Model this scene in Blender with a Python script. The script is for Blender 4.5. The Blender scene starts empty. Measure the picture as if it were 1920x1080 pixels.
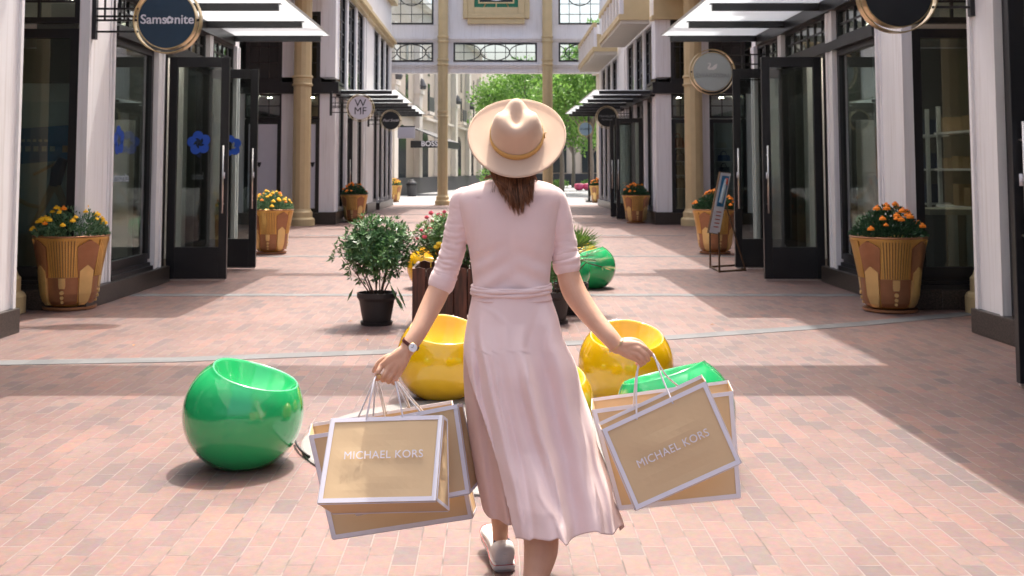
import bpy, bmesh, math, random
from mathutils import Vector, Matrix, noise
R = math.radians
PI = math.pi
rnd = random.Random(7)
SC = bpy.context.scene
C = SC.collection

# ------------------------------------------------------------------ camera, sky, sun, exposure
CAMH = 1.4
TILT = R(4)
FPX, U0, V0 = 2000.0, 929.0, 320.0 - 2000.0*math.tan(R(4))
cam = bpy.data.cameras.new('camera'); camo = bpy.data.objects.new('camera', cam); C.objects.link(camo)
camo.location = (0, 0, CAMH); camo.rotation_euler = (R(90)+TILT, 0, 0)
cam.sensor_width = 36; cam.lens = 37.5
cam.shift_x = (960-U0)/1920; cam.shift_y = -(540-V0)/1920
cam.clip_end = 2000; cam.clip_start = 0.05
cam.dof.use_dof = True; cam.dof.focus_distance = 3.62; cam.dof.aperture_fstop = 8.5
SC.camera = camo

SUNDIR = Vector((0.115, 0.44, 1.0)).normalized()
elev = math.asin(SUNDIR.z); azim = math.atan2(SUNDIR.x, SUNDIR.y)
w = bpy.data.worlds.new('World'); SC.world = w; w.use_nodes = True
nt = w.node_tree
sky = nt.nodes.new('ShaderNodeTexSky'); sky.sky_type = 'NISHITA'; sky.sun_disc = False
sky.sun_elevation = elev; sky.sun_rotation = azim
sky.air_density = 1.0; sky.dust_density = 9.0; sky.ozone_density = 1.0
bg = nt.nodes['Background']; bg.inputs['Strength'].default_value = 0.15
nt.links.new(sky.outputs[0], bg.inputs['Color'])
sun = bpy.data.lights.new('sun', 'SUN'); sun.energy = 2.0; sun.angle = R(0.5); sun.color = (1, .95, .88)
suno = bpy.data.objects.new('sun', sun); C.objects.link(suno)
suno.rotation_euler = SUNDIR.to_track_quat('Z', 'Y').to_euler()
SC.view_settings.view_transform = 'Standard'; SC.view_settings.look = 'None'
SC.view_settings.exposure = 1.48; SC.view_settings.gamma = 1

def W(u, v, Y):
    "world point seen at photo pixel (u, v) at distance Y down the street"
    c, s = math.cos(TILT), math.sin(TILT)
    a = (V0 - v)/FPX
    dz = Y*(s + a*c)/(c - a*s)
    depth = Y*c + dz*s
    return Vector(((u-U0)/FPX*depth, Y, CAMH+dz))
def G(u, v, z=0.0):
    "ground point (height z) seen at photo pixel (u, v)"
    c, s = math.cos(TILT), math.sin(TILT)
    a = (V0 - v)/FPX
    Y = (z-CAMH)*(c - a*s)/(s + a*c)
    p = W(u, v, Y); return Vector((p.x, Y, z))

# ------------------------------------------------------------------ materials
def mat(name):
    m = bpy.data.materials.new(name); m.use_nodes = True
    t = m.node_tree; b = t.nodes['Principled BSDF']
    return m, t, b
def N(t, kind, **kw):
    n = t.nodes.new(kind)
    for k, v in kw.items():
        if k in n.inputs: n.inputs[k].default_value = v
        else: setattr(n, k, v)
    return n
def simple(name, col, rough=.6, metal=0., var=.12, scale=6., bump=.0, bscale=40., coat=0., spec=.5, emit=None, coords='Object'):
    m, t, b = mat(name)
    tc = N(t, 'ShaderNodeTexCoord')
    nz = N(t, 'ShaderNodeTexNoise'); nz.inputs['Scale'].default_value = scale; nz.inputs['Detail'].default_value = 5
    t.links.new(tc.outputs[coords], nz.inputs['Vector'])
    mx = N(t, 'ShaderNodeMix', data_type='RGBA')
    mx.inputs[6].default_value = (*[c*(1-var) for c in col], 1); mx.inputs[7].default_value = (*[min(1, c*(1+var)) for c in col], 1)
    t.links.new(nz.outputs['Fac'], mx.inputs[0]); t.links.new(mx.outputs[2], b.inputs['Base Color'])
    b.inputs['Roughness'].default_value = rough; b.inputs['Metallic'].default_value = metal
    b.inputs['Specular IOR Level'].default_value = spec
    if coat: b.inputs['Coat Weight'].default_value = coat; b.inputs['Coat Roughness'].default_value = .04
    if bump:
        n2 = N(t, 'ShaderNodeTexNoise'); n2.inputs['Scale'].default_value = bscale; n2.inputs['Detail'].default_value = 6
        t.links.new(tc.outputs[coords], n2.inputs['Vector'])
        bp = N(t, 'ShaderNodeBump'); bp.inputs['Strength'].default_value = bump; bp.inputs['Distance'].default_value = .01
        t.links.new(n2.outputs['Fac'], bp.inputs['Height']); t.links.new(bp.outputs[0], b.inputs['Normal'])
    if emit:
        b.inputs['Emission Color'].default_value = (*emit[0], 1); b.inputs['Emission Strength'].default_value = emit[1]
    return m
def leafmat(name, c1, c2, rough=.45, trans=.25):
    m, t, b = mat(name)
    g = N(t, 'ShaderNodeNewGeometry')
    r = N(t, 'ShaderNodeMix', data_type='RGBA'); r.inputs[6].default_value = (*c1, 1); r.inputs[7].default_value = (*c2, 1)
    t.links.new(g.outputs['Random Per Island'], r.inputs[0]); t.links.new(r.outputs[2], b.inputs['Base Color'])
    b.inputs['Roughness'].default_value = rough
    if trans:
        tr = N(t, 'ShaderNodeBsdfTranslucent'); t.links.new(r.outputs[2], tr.inputs['Color'])
        ms = N(t, 'ShaderNodeMixShader'); ms.inputs[0].default_value = trans
        t.links.new(b.outputs[0], ms.inputs[1]); t.links.new(tr.outputs[0], ms.inputs[2])
        t.links.new(ms.outputs[0], t.nodes['Material Output'].inputs['Surface'])
    return m
def glassmat(name, tint=(.75, .82, .8), base=.10, rough=0.0):
    m, t, b = mat(name); t.nodes.remove(b)
    tr = N(t, 'ShaderNodeBsdfTransparent'); tr.inputs['Color'].default_value = (*tint, 1)
    gl = N(t, 'ShaderNodeBsdfGlossy'); gl.inputs['Roughness'].default_value = rough
    lw = N(t, 'ShaderNodeLayerWeight'); lw.inputs['Blend'].default_value = .25
    mp = N(t, 'ShaderNodeMapRange'); mp.inputs['To Min'].default_value = base; mp.inputs['To Max'].default_value = .95
    pw = N(t, 'ShaderNodeMath', operation='POWER'); pw.inputs[1].default_value = 2.0
    t.links.new(lw.outputs['Facing'], pw.inputs[0]); t.links.new(pw.outputs[0], mp.inputs['Value'])
    ms = N(t, 'ShaderNodeMixShader'); t.links.new(mp.outputs[0], ms.inputs[0])
    t.links.new(tr.outputs[0], ms.inputs[1]); t.links.new(gl.outputs[0], ms.inputs[2])
    t.links.new(ms.outputs[0], t.nodes['Material Output'].inputs['Surface'])
    return m

def brick_mat():
    m, t, b = mat('brick_paving')
    tc = N(t, 'ShaderNodeTexCoord')
    mp = N(t, 'ShaderNodeMapping'); mp.inputs['Rotation'].default_value = (0, 0, R(90))
    t.links.new(tc.outputs['Object'], mp.inputs['Vector'])
    # slight waviness of the joints
    wn = N(t, 'ShaderNodeTexNoise'); wn.inputs['Scale'].default_value = 2.2; wn.inputs['Detail'].default_value = 2
    t.links.new(mp.outputs[0], wn.inputs['Vector'])
    va = N(t, 'ShaderNodeVectorMath', operation='MULTIPLY_ADD')
    va.inputs[1].default_value = (.012, .012, 0); t.links.new(wn.outputs['Color'], va.inputs[0]); t.links.new(mp.outputs[0], va.inputs[2])
    def brick(c1, c2, mo, bias=0.0):
        k = N(t, 'ShaderNodeTexBrick'); k.offset = .5; k.squash = 1
        k.inputs['Color1'].default_value = c1; k.inputs['Color2'].default_value = c2; k.inputs['Mortar'].default_value = mo
        k.inputs['Scale'].default_value = 1; k.inputs['Mortar Size'].default_value = .0036; k.inputs['Mortar Smooth'].default_value = .3
        k.inputs['Brick Width'].default_value = .19; k.inputs['Row Height'].default_value = .092; k.inputs['Bias'].default_value = bias
        t.links.new(va.outputs[0], k.inputs['Vector']); return k
    kb = brick((0, 0, 0, 1), (1, 1, 1, 1), (.5, .5, .5, 1))
    ramp = N(t, 'ShaderNodeValToRGB'); r = ramp.color_ramp
    r.elements[0].position = 0; r.elements[0].color = (.115, .079, .077, 1)
    r.elements[1].position = 1; r.elements[1].color = (.205, .108, .088, 1)
    for p, c in ((.12, (.130, .086, .081)), (.28, (.156, .094, .084)), (.5, (.168, .098, .084)), (.75, (.172, .111, .098))):
        e = r.elements.new(p); e.color = (*c, 1)
    t.links.new(kb.outputs['Color'], ramp.inputs[0])
    # blotches inside and across bricks
    n1 = N(t, 'ShaderNodeTexNoise'); n1.inputs['Scale'].default_value = 28; n1.inputs['Detail'].default_value = 6
    n1.inputs['Roughness'].default_value = .7
    t.links.new(va.outputs[0], n1.inputs['Vector'])
    n3 = N(t, 'ShaderNodeTexNoise'); n3.inputs['Scale'].default_value = 1.1; n3.inputs['Detail'].default_value = 4
    t.links.new(va.outputs[0], n3.inputs['Vector'])
    m1 = N(t, 'ShaderNodeMix', data_type='RGBA', blend_type='SOFT_LIGHT'); m1.inputs[0].default_value = .55
    t.links.new(ramp.outputs[0], m1.inputs[6]); t.links.new(n1.outputs['Color'], m1.inputs[7])
    rg = N(t, 'ShaderNodeMapRange'); rg.inputs['From Min'].default_value = .3; rg.inputs['From Max'].default_value = .7
    rg.inputs['To Min'].default_value = .84; rg.inputs['To Max'].default_value = 1.14
    t.links.new(n3.outputs['Fac'], rg.inputs['Value'])
    m2 = N(t, 'ShaderNodeVectorMath', operation='SCALE'); t.links.new(m1.outputs[2], m2.inputs[0]); t.links.new(rg.outputs[0], m2.inputs['Scale'])
    # joints: sand filled, some dark and open
    jn = N(t, 'ShaderNodeTexNoise'); jn.inputs['Scale'].default_value = 5.5; jn.inputs['Detail'].default_value = 4
    t.links.new(tc.outputs['Object'], jn.inputs['Vector'])
    jr = N(t, 'ShaderNodeValToRGB'); jr.color_ramp.elements[0].position = .40; jr.color_ramp.elements[0].color = (0.0997, 0.0716, 0.0636, 1)
    jr.color_ramp.elements[1].position = .50; jr.color_ramp.elements[1].color = (.205, .165, .152, 1)
    t.links.new(jn.outputs['Fac'], jr.inputs[0])
    mm = N(t, 'ShaderNodeMix', data_type='RGBA'); t.links.new(kb.outputs['Fac'], mm.inputs[0])
    t.links.new(m2.outputs[0], mm.inputs[6]); t.links.new(jr.outputs[0], mm.inputs[7])
    t.links.new(mm.outputs[2], b.inputs['Base Color'])
    b.inputs['Roughness'].default_value = .58; b.inputs['Specular IOR Level'].default_value = .5
    hs = N(t, 'ShaderNodeMath', operation='MULTIPLY_ADD'); hs.inputs[1].default_value = -1.0
    t.links.new(kb.outputs['Fac'], hs.inputs[0])
    hh = N(t, 'ShaderNodeMath', operation='MULTIPLY_ADD'); hh.inputs[1].default_value = .35
    t.links.new(n1.outputs['Fac'], hh.inputs[0]); t.links.new(kb.outputs['Color'], hh.inputs[2])
    t.links.new(hh.outputs[0], hs.inputs[2])
    bp = N(t, 'ShaderNodeBump'); bp.inputs['Strength'].default_value = .6; bp.inputs['Distance'].default_value = .004
    t.links.new(hs.outputs[0], bp.inputs['Height']); t.links.new(bp.outputs[0], b.inputs['Normal'])
    return m
def paver_mat(name, c1, c2, mo, bw, rh, ms=.006):
    m, t, b = mat(name)
    tc = N(t, 'ShaderNodeTexCoord')
    k = N(t, 'ShaderNodeTexBrick'); k.inputs['Color1'].default_value = (*c1, 1); k.inputs['Color2'].default_value = (*c2, 1)
    k.inputs['Mortar'].default_value = (*mo, 1); k.inputs['Scale'].default_value = 1; k.inputs['Mortar Size'].default_value = ms
    k.inputs['Brick Width'].default_value = bw; k.inputs['Row Height'].default_value = rh; k.offset = 0
    t.links.new(tc.outputs['Object'], k.inputs['Vector']); t.links.new(k.outputs['Color'], b.inputs['Base Color'])
    b.inputs['Roughness'].default_value = .75
    return m
def granite_mat():
    m, t, b = mat('dark_granite')
    tc = N(t, 'ShaderNodeTexCoord')
    nz = N(t, 'ShaderNodeTexNoise'); nz.inputs['Scale'].default_value = 90; nz.inputs['Detail'].default_value = 6
    t.links.new(tc.outputs['Object'], nz.inputs['Vector'])
    r = N(t, 'ShaderNodeValToRGB'); r.color_ramp.elements[0].position = .35; r.color_ramp.elements[0].color = (.012, .010, .009, 1)
    r.color_ramp.elements[1].position = .72; r.color_ramp.elements[1].color = (.085, .066, .055, 1)
    t.links.new(nz.outputs['Fac'], r.inputs[0]); t.links.new(r.outputs[0], b.inputs['Base Color'])
    b.inputs['Roughness'].default_value = .35
    return m
def clap_mat(name, col, pitch=.2):
    m, t, b = mat(name)
    tc = N(t, 'ShaderNodeTexCoord')
    nz = N(t, 'ShaderNodeTexNoise'); nz.inputs['Scale'].default_value = 1.2; nz.inputs['Detail'].default_value = 8
    nz.inputs['Roughness'].default_value = .65
    mp = N(t, 'ShaderNodeMapping'); mp.inputs['Scale'].default_value = (3, 3, .5)
    t.links.new(tc.outputs['Object'], mp.inputs['Vector']); t.links.new(mp.outputs[0], nz.inputs['Vector'])
    mx = N(t, 'ShaderNodeMix', data_type='RGBA')
    mx.inputs[6].default_value = (*[c*.84 for c in col], 1); mx.inputs[7].default_value = (*[min(1, c*1.07) for c in col], 1)
    t.links.new(nz.outputs['Fac'], mx.inputs[0]); t.links.new(mx.outputs[2], b.inputs['Base Color'])
    b.inputs['Roughness'].default_value = .55
    m2 = N(t, 'ShaderNodeMapping'); m2.inputs['Scale'].default_value = (9, 9, .35)
    n2 = N(t, 'ShaderNodeTexNoise'); n2.inputs['Scale'].default_value = 2.4; n2.inputs['Detail'].default_value = 9
    t.links.new(tc.outputs['Object'], m2.inputs['Vector']); t.links.new(m2.outputs[0], n2.inputs['Vector'])
    r2 = N(t, 'ShaderNodeMapRange'); r2.inputs['From Min'].default_value = .52; r2.inputs['From Max'].default_value = .75; r2.inputs['To Min'].default_value = 0; r2.inputs['To Max'].default_value = .32
    t.links.new(n2.outputs['Fac'], r2.inputs['Value'])
    m3 = N(t, 'ShaderNodeMix', data_type='RGBA'); m3.inputs[7].default_value = (.42, .36, .30, 1)
    t.links.new(r2.outputs[0], m3.inputs[0]); t.links.new(mx.outputs[2], m3.inputs[6]); t.links.new(m3.outputs[2], b.inputs['Base Color'])
    return m
def wood_mat():
    m, t, b = mat('stained_planks')
    tc = N(t, 'ShaderNodeTexCoord'); mp = N(t, 'ShaderNodeMapping'); mp.inputs['Scale'].default_value = (14, 14, 1.2)
    t.links.new(tc.outputs['Object'], mp.inputs['Vector'])
    nz = N(t, 'ShaderNodeTexNoise'); nz.inputs['Scale'].default_value = 2.5; nz.inputs['Detail'].default_value = 8
    t.links.new(mp.outputs[0], nz.inputs['Vector'])
    r = N(t, 'ShaderNodeValToRGB'); r.color_ramp.elements[0].position = .35; r.color_ramp.elements[0].color = (.035, .013, .008, 1)
    r.color_ramp.elements[1].position = .7; r.color_ramp.elements[1].color = (.17, .055, .03, 1)
    t.links.new(nz.outputs['Fac'], r.inputs[0]); t.links.new(r.outputs[0], b.inputs['Base Color'])
    b.inputs['Roughness'].default_value = .5
    return m
def fabric_mat(name, col, sheen=.25, tr=0., bscale=5):
    m, t, b = mat(name)
    tc = N(t, 'ShaderNodeTexCoord')
    nz = N(t, 'ShaderNodeTexNoise'); nz.inputs['Scale'].default_value = 9; nz.inputs['Detail'].default_value = 4
    t.links.new(tc.outputs['Object'], nz.inputs['Vector'])
    mx = N(t, 'ShaderNodeMix', data_type='RGBA'); mx.inputs[6].default_value = (*[c*.95 for c in col], 1); mx.inputs[7].default_value = (*[min(1, c*1.05) for c in col], 1)
    t.links.new(nz.outputs['Fac'], mx.inputs[0]); t.links.new(mx.outputs[2], b.inputs['Base Color'])
    b.inputs['Roughness'].default_value = .85; b.inputs['Sheen Weight'].default_value = sheen; b.inputs['Specular IOR Level'].default_value = .2
    n2 = N(t, 'ShaderNodeTexNoise'); n2.inputs['Scale'].default_value = bscale; n2.inputs['Detail'].default_value = 3
    n3 = N(t, 'ShaderNodeTexNoise'); n3.inputs['Scale'].default_value = 420; n3.inputs['Detail'].default_value = 2
    t.links.new(tc.outputs['Object'], n2.inputs['Vector']); t.links.new(tc.outputs['Object'], n3.inputs['Vector'])
    ad = N(t, 'ShaderNodeMath', operation='MULTIPLY_ADD'); ad.inputs[1].default_value = .06
    t.links.new(n3.outputs['Fac'], ad.inputs[0]); t.links.new(n2.outputs['Fac'], ad.inputs[2])
    bp = N(t, 'ShaderNodeBump'); bp.inputs['Strength'].default_value = .35; bp.inputs['Distance'].default_value = .02
    t.links.new(ad.outputs[0], bp.inputs['Height']); t.links.new(bp.outputs[0], b.inputs['Normal'])
    if tr:
        ts = N(t, 'ShaderNodeBsdfTranslucent'); t.links.new(mx.outputs[2], ts.inputs['Color'])
        ms = N(t, 'ShaderNodeMixShader'); ms.inputs[0].default_value = tr
        t.links.new(b.outputs[0], ms.inputs[1]); t.links.new(ts.outputs[0], ms.inputs[2])
        t.links.new(ms.outputs[0], t.nodes['Material Output'].inputs['Surface'])
    return m
def skin_mat():
    m, t, b = mat('skin')
    tc = N(t, 'ShaderNodeTexCoord')
    nz = N(t, 'ShaderNodeTexNoise'); nz.inputs['Scale'].default_value = 22; nz.inputs['Detail'].default_value = 5
    t.links.new(tc.outputs['Object'], nz.inputs['Vector'])
    mx = N(t, 'ShaderNodeMix', data_type='RGBA'); mx.inputs[6].default_value = (.60, .335, .22, 1); mx.inputs[7].default_value = (.73, .455, .32, 1)
    t.links.new(nz.outputs['Fac'], mx.inputs[0]); t.links.new(mx.outputs[2], b.inputs['Base Color'])
    b.inputs['Roughness'].default_value = .48; b.inputs['Specular IOR Level'].default_value = .4
    n2 = N(t, 'ShaderNodeTexNoise'); n2.inputs['Scale'].default_value = 95; n2.inputs['Detail'].default_value = 5; t.links.new(tc.outputs['Object'], n2.inputs['Vector'])
    bp = N(t, 'ShaderNodeBump'); bp.inputs['Strength'].default_value = .25; bp.inputs['Distance'].default_value = .003; t.links.new(n2.outputs['Fac'], bp.inputs['Height']); t.links.new(bp.outputs[0], b.inputs['Normal'])
    b.inputs['Subsurface Weight'].default_value = .12; b.inputs['Subsurface Scale'].default_value = .008
    b.inputs['Subsurface Radius'].default_value = (1, .3, .15)
    return m
def grad_metal(name, col, rough):
    return simple(name, col, rough, .85, var=.18, scale=9, bump=.08, bscale=60)

M = dict(
    brick=brick_mat(), granite=granite_mat(), wood=wood_mat(), skin=skin_mat(),
    stone_pave=paver_mat('pale_stone_paving', (.24, .25, .26), (.29, .29, .295), (.2, .2, .2), .6, .6),
    band=paver_mat('grey_paver_band', (.115, .118, .122), (.155, .157, .16), (.15, .14, .14), .19, .2, .005),
    concrete=simple('pale_concrete', (.25, .24, .23), .85, var=.12, scale=14, bump=.15, bscale=90),
    white=clap_mat('white_paint', (.82, .81, .82)),
    beige=simple('beige_soffit', (.55, .51, .44), .7, var=.08, scale=3),
    black=simple('black_frame', (.012, .012, .014), .38, var=.25, scale=8),
    blackm=simple('black_metal', (.014, .014, .016), .35, var=.2, scale=12),
    ochre=simple('ochre_paint', (.56, .44, .24), .45, .1, var=.12, scale=4, bump=.05, bscale=30),
    gold=simple('gold_trim', (.62, .46, .24), .28, .9, var=.1, scale=8),
    pot=simple('bronze_gold_paint', (.72, .44, .13), .28, .6, var=.16, scale=7, bump=.05, bscale=50),
    potbrown=simple('copper_brown_paint', (.36, .17, .085), .28, .5, var=.25, scale=9),
    potshade=simple('bronze_groove_shade', (.26, .15, .06), .5, .4, var=.2), potgold=simple('pale_gold_paint', (.78, .56, .24), .28, .6, var=.12, scale=9),
    soil=simple('potting_soil', (.04, .025, .018), .95, bump=.6, bscale=60),
    glass=glassmat('shop_glass', (.66, .73, .71), .14), doorglass=glassmat('door_glass', (.70, .76, .74), .10),
    upglass=glassmat('upper_glass', (.10, .13, .14), .06), bridgeglass=glassmat('bridge_glass', (.90, .95, .97), .05),
    canopy=None,
    steel=simple('brushed_steel', (.62, .60, .57), .28, .95, var=.08),
    navy=simple('navy_sign_paint', (.008, .034, .068), .4, var=.15, scale=10),
    signwhite=simple('sign_white', (.72, .71, .76), .45, var=.04), signgrey=simple('sign_grey', (.33, .36, .37), .4, var=.06),
    signblack=simple('sign_black', (.010, .012, .016), .4), signblue=simple('sign_slate_blue', (.17, .27, .37), .45, var=.05),
    lettergrey=simple('letter_grey', (.26, .28, .29), .45), letterpale=simple('letter_pale', (.6, .58, .58), .4),
    decal=simple('blue_decal', (.01, .07, .42), .4, var=.1), decalpale=simple('pale_decal', (.30, .36, .42), .5),
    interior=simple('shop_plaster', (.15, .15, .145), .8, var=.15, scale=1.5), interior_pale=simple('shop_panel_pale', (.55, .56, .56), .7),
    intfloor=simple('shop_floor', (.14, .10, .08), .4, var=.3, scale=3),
    poster=simple('white_hoarding_film', (.60, .60, .66), .6, var=.04), shelfwhite=simple('white_shelf', (.8, .8, .8), .5),
    lampglow=simple('ceiling_lamp_glow', (1, .9, .75), .5, emit=((1, .86, .70), 70)),
    hat=None, hatband=simple('mustard_ribbon', (.60, .37, .125), .7, var=.08, scale=60), dress=None, dress_in=None,
    shoe=simple('white_canvas', (.74, .72, .70), .75, var=.06, scale=40, bump=.1, bscale=200),
    sole=simple('white_rubber', (.70, .67, .64), .5), redline=simple('red_rubber_line', (.45, .04, .04), .5), shoeinner=simple('navy_lining', (.02, .025, .05), .8),
    leather=simple('brown_leather', (.10, .022, .02), .4, var=.2, scale=60), kraft=simple('kraft_paper', (.66, .48, .275), .68, var=.07, scale=5, bump=.12, bscale=9),
    kraftin=simple('kraft_inside', (.42, .28, .15), .8), paperwhite=simple('white_paper_edge', (.74, .73, .80), .6, var=.03),
    cord=simple('white_cord', (.78, .77, .82), .7, var=.05, scale=300, bump=.3, bscale=500),
    green=simple('green_gloss_plastic', (.02, .42, .13), .13, coat=.9, var=.03), yellow=simple('yellow_gloss_plastic', (.80, .46, .004), .13, coat=.9, var=.03),
    pink=simple('pink_gloss_plastic', (.75, .08, .2), .25, coat=.6), plasticpot=simple('dark_plastic_pot', (.035, .028, .026), .5, var=.2),
    stem=simple('woody_stem', (.13, .085, .055), .8, var=.25, scale=30), trunk=simple('tree_bark', (.20, .17, .14), .9, var=.3, scale=8, bump=.5, bscale=14),
    leaf=leafmat('glossy_leaf', (.025, .09, .028), (.12, .25, .08), .3, .15), marifol=leafmat('marigold_leaf', (.05, .13, .06), (.17, .29, .16), .5, .2),
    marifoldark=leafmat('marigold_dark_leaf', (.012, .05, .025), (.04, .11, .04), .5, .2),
    treeleaf=leafmat('tree_leaf', (.08, .20, .035), (.24, .42, .09), .5, .4), roseleaf=leafmat('rose_leaf', (.05, .14, .03), (.17, .30, .09), .4, .2),
    palm=leafmat('palm_leaf', (.03, .11, .02), (.16, .26, .04), .4, .2), dryleaf=leafmat('dry_leaf', (.35, .12, .05), (.5, .25, .06), .6, .1),
    marigold=simple('marigold_petals', (.95, .52, .012), .7, var=.12, scale=90), marigoldo=simple('orange_marigold_petals', (.85, .24, .005), .7, var=.15, scale=90),
    rose=simple('rose_petals', (.75, .09, .15), .6, var=.3, scale=30), yellowflower=simple('yellow_petals', (.85, .55, .02), .6),
    stonewall=simple('cream_stone', (.52, .44, .36), .85, var=.10, scale=1.5, bump=.2, bscale=10), stonepale=simple('pale_stone_trim', (.68, .62, .55), .8, var=.08, scale=3),
    darkbase=simple('dark_stone_base', (.03, .03, .035), .5), darkglass=simple('dark_window', (.02, .028, .032), .12, var=.2), awning=simple('charcoal_awning', (.035, .038, .042), .6),
    jade=simple('jade_enamel', (.005, .16, .075), .35, var=.35, scale=6), hair=None, cable=simple('black_cable', (.01, .01, .01), .5),
    bin=simple('dark_bin_metal', (.07, .07, .075), .5), redbag=simple('red_leather', (.45, .06, .03), .5), bluebag=simple('blue_leather', (.02, .08, .25), .5),
    tan=simple('tan_leather', (.30, .19, .10), .6), creambag=simple('cream_leather', (.55, .50, .42), .6), orange=simple('orange_panel', (.5, .15, .05), .6),
    posterblue=simple('poster_blue', (.03, .18, .38), .5), posterpale=simple('poster_pale', (.42, .48, .5), .5), postersand=simple('poster_sand', (.42, .30, .2), .6), cloth_navy=simple('poster_navy', (.02, .04, .09), .6),
    bronze=simple('bronze_frame', (.12, .075, .045), .4, .7, var=.2),
)
M['dress'] = fabric_mat('dusty_pink_jersey', (.82, .645, .625), .25, 0)
M['dress_in'] = fabric_mat('pink_lining_layer', (.80, .57, .51), .2, .25)
M['hat'] = fabric_mat('camel_felt', (.64, .475, .355), .15, 0, 3)
def hairmat():
    m, t, b = mat('brown_hair')
    g = N(t, 'ShaderNodeNewGeometry')
    r = N(t, 'ShaderNodeValToRGB'); r.color_ramp.elements[0].color = (.07, .032, .018, 1); r.color_ramp.elements[1].color = (.42, .19, .09, 1)
    t.links.new(g.outputs['Random Per Island'], r.inputs[0]); t.links.new(r.outputs[0], b.inputs['Base Color'])
    b.inputs['Roughness'].default_value = .38
    return m
M['hair'] = hairmat()
def canopymat():
    m, t, b = mat('frosted_canopy_glass')
    b.inputs['Base Color'].default_value = (.62, .65, .66, 1); b.inputs['Roughness'].default_value = .35
    ts = N(t, 'ShaderNodeBsdfTranslucent'); ts.inputs['Color'].default_value = (.85, .88, .90, 1)
    ms = N(t, 'ShaderNodeMixShader'); ms.inputs[0].default_value = .62
    t.links.new(b.outputs[0], ms.inputs[1]); t.links.new(ts.outputs[0], ms.inputs[2])
    t.links.new(ms.outputs[0], t.nodes['Material Output'].inputs['Surface'])
    return m
M['canopy'] = canopymat()

# ------------------------------------------------------------------ mesh helpers
class MB:
    def __init__(s): s.v = []; s.f = []
    def add(s, vs, fs):
        n = len(s.v); s.v += [tuple(p) for p in vs]; s.f += [tuple(n+i for i in f) for f in fs]; return s
    def box(s, x0, x1, y0, y1, z0, z1):
        x0, x1 = min(x0, x1), max(x0, x1); y0, y1 = min(y0, y1), max(y0, y1); z0, z1 = min(z0, z1), max(z0, z1)
        return s.add([(x0, y0, z0), (x1, y0, z0), (x1, y1, z0), (x0, y1, z0), (x0, y0, z1), (x1, y0, z1), (x1, y1, z1), (x0, y1, z1)],
                     [(0, 3, 2, 1), (4, 5, 6, 7), (0, 1, 5, 4), (1, 2, 6, 5), (2, 3, 7, 6), (3, 0, 4, 7)])
    def loft(s, rings, cap=True, closed=True):
        n = len(rings[0]); b = len(s.v)
        for r in rings: s.v += [tuple(p) for p in r]
        for i in range(len(rings)-1):
            for j in range(n if closed else n-1):
                k = (j+1) % n
                s.f.append((b+i*n+j, b+i*n+k, b+(i+1)*n+k, b+(i+1)*n+j))
        if cap and closed:
            s.f.append(tuple(b+j for j in range(n))[::-1]); s.f.append(tuple(b+(len(rings)-1)*n+j for j in range(n)))
        return s
    def tube(s, pts, rad, n=8, cap=True):
        pts = [Vector(p) for p in pts]
        if not hasattr(rad, '__len__'): rad = [rad]*len(pts)
        rings = []; up = None
        for i, p in enumerate(pts):
            a = pts[max(0, i-1)]; c = pts[min(len(pts)-1, i+1)]; d = (c-a).normalized()
            if up is None:
                up = Vector((0, 0, 1)) if abs(d.z) < .9 else Vector((0, 1, 0))
            x = d.cross(up).normalized(); y = x.cross(d).normalized(); up = y
            rings.append([p + rad[i]*(math.cos(2*PI*k/n)*x + math.sin(2*PI*k/n)*y) for k in range(n)])
        return s.loft(rings, cap)
    def lathe(s, prof, c=(0, 0, 0), n=32, cap=False):
        rings = [[(c[0]+r*math.cos(2*PI*k/n), c[1]+r*math.sin(2*PI*k/n), c[2]+z) for k in range(n)] for r, z in prof]
        return s.loft(rings, cap)
    def prism(s, poly, axis, a, b, o=(0, 0, 0)):
        "poly 2D, extruded along axis 'y' (poly in xz) or 'x' (poly in yz) or 'z' (poly in xy)"
        def P(p, h):
            q = {'y': (p[0], h, p[1]), 'x': (h, p[0], p[1]), 'z': (p[0], p[1], h)}[axis]
            return (q[0]+o[0], q[1]+o[1], q[2]+o[2])
        n = len(poly)
        vs = [P(p, a) for p in poly] + [P(p, b) for p in poly]
        fs = [tuple(range(n))[::-1], tuple(range(n, 2*n))] + [(i, (i+1) % n, n+(i+1) % n, n+i) for i in range(n)]
        return s.add(vs, fs)
    def disc(s, cx, cz, r, y0, y1, n=40): return s.prism([(cx+r*math.cos(2*PI*k/n), cz+r*math.sin(2*PI*k/n)) for k in range(n)], 'y', y0, y1)
    def ring(s, cx, cz, r0, r1, y0, y1, n=48):
        rings = []
        for r, y in ((r0, y0), (r1, y0), (r1, y1), (r0, y1), (r0, y0)):
            rings.append([(cx+r*math.cos(2*PI*k/n), y, cz+r*math.sin(2*PI*k/n)) for k in range(n)])
        return s.loft(rings, False)

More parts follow.
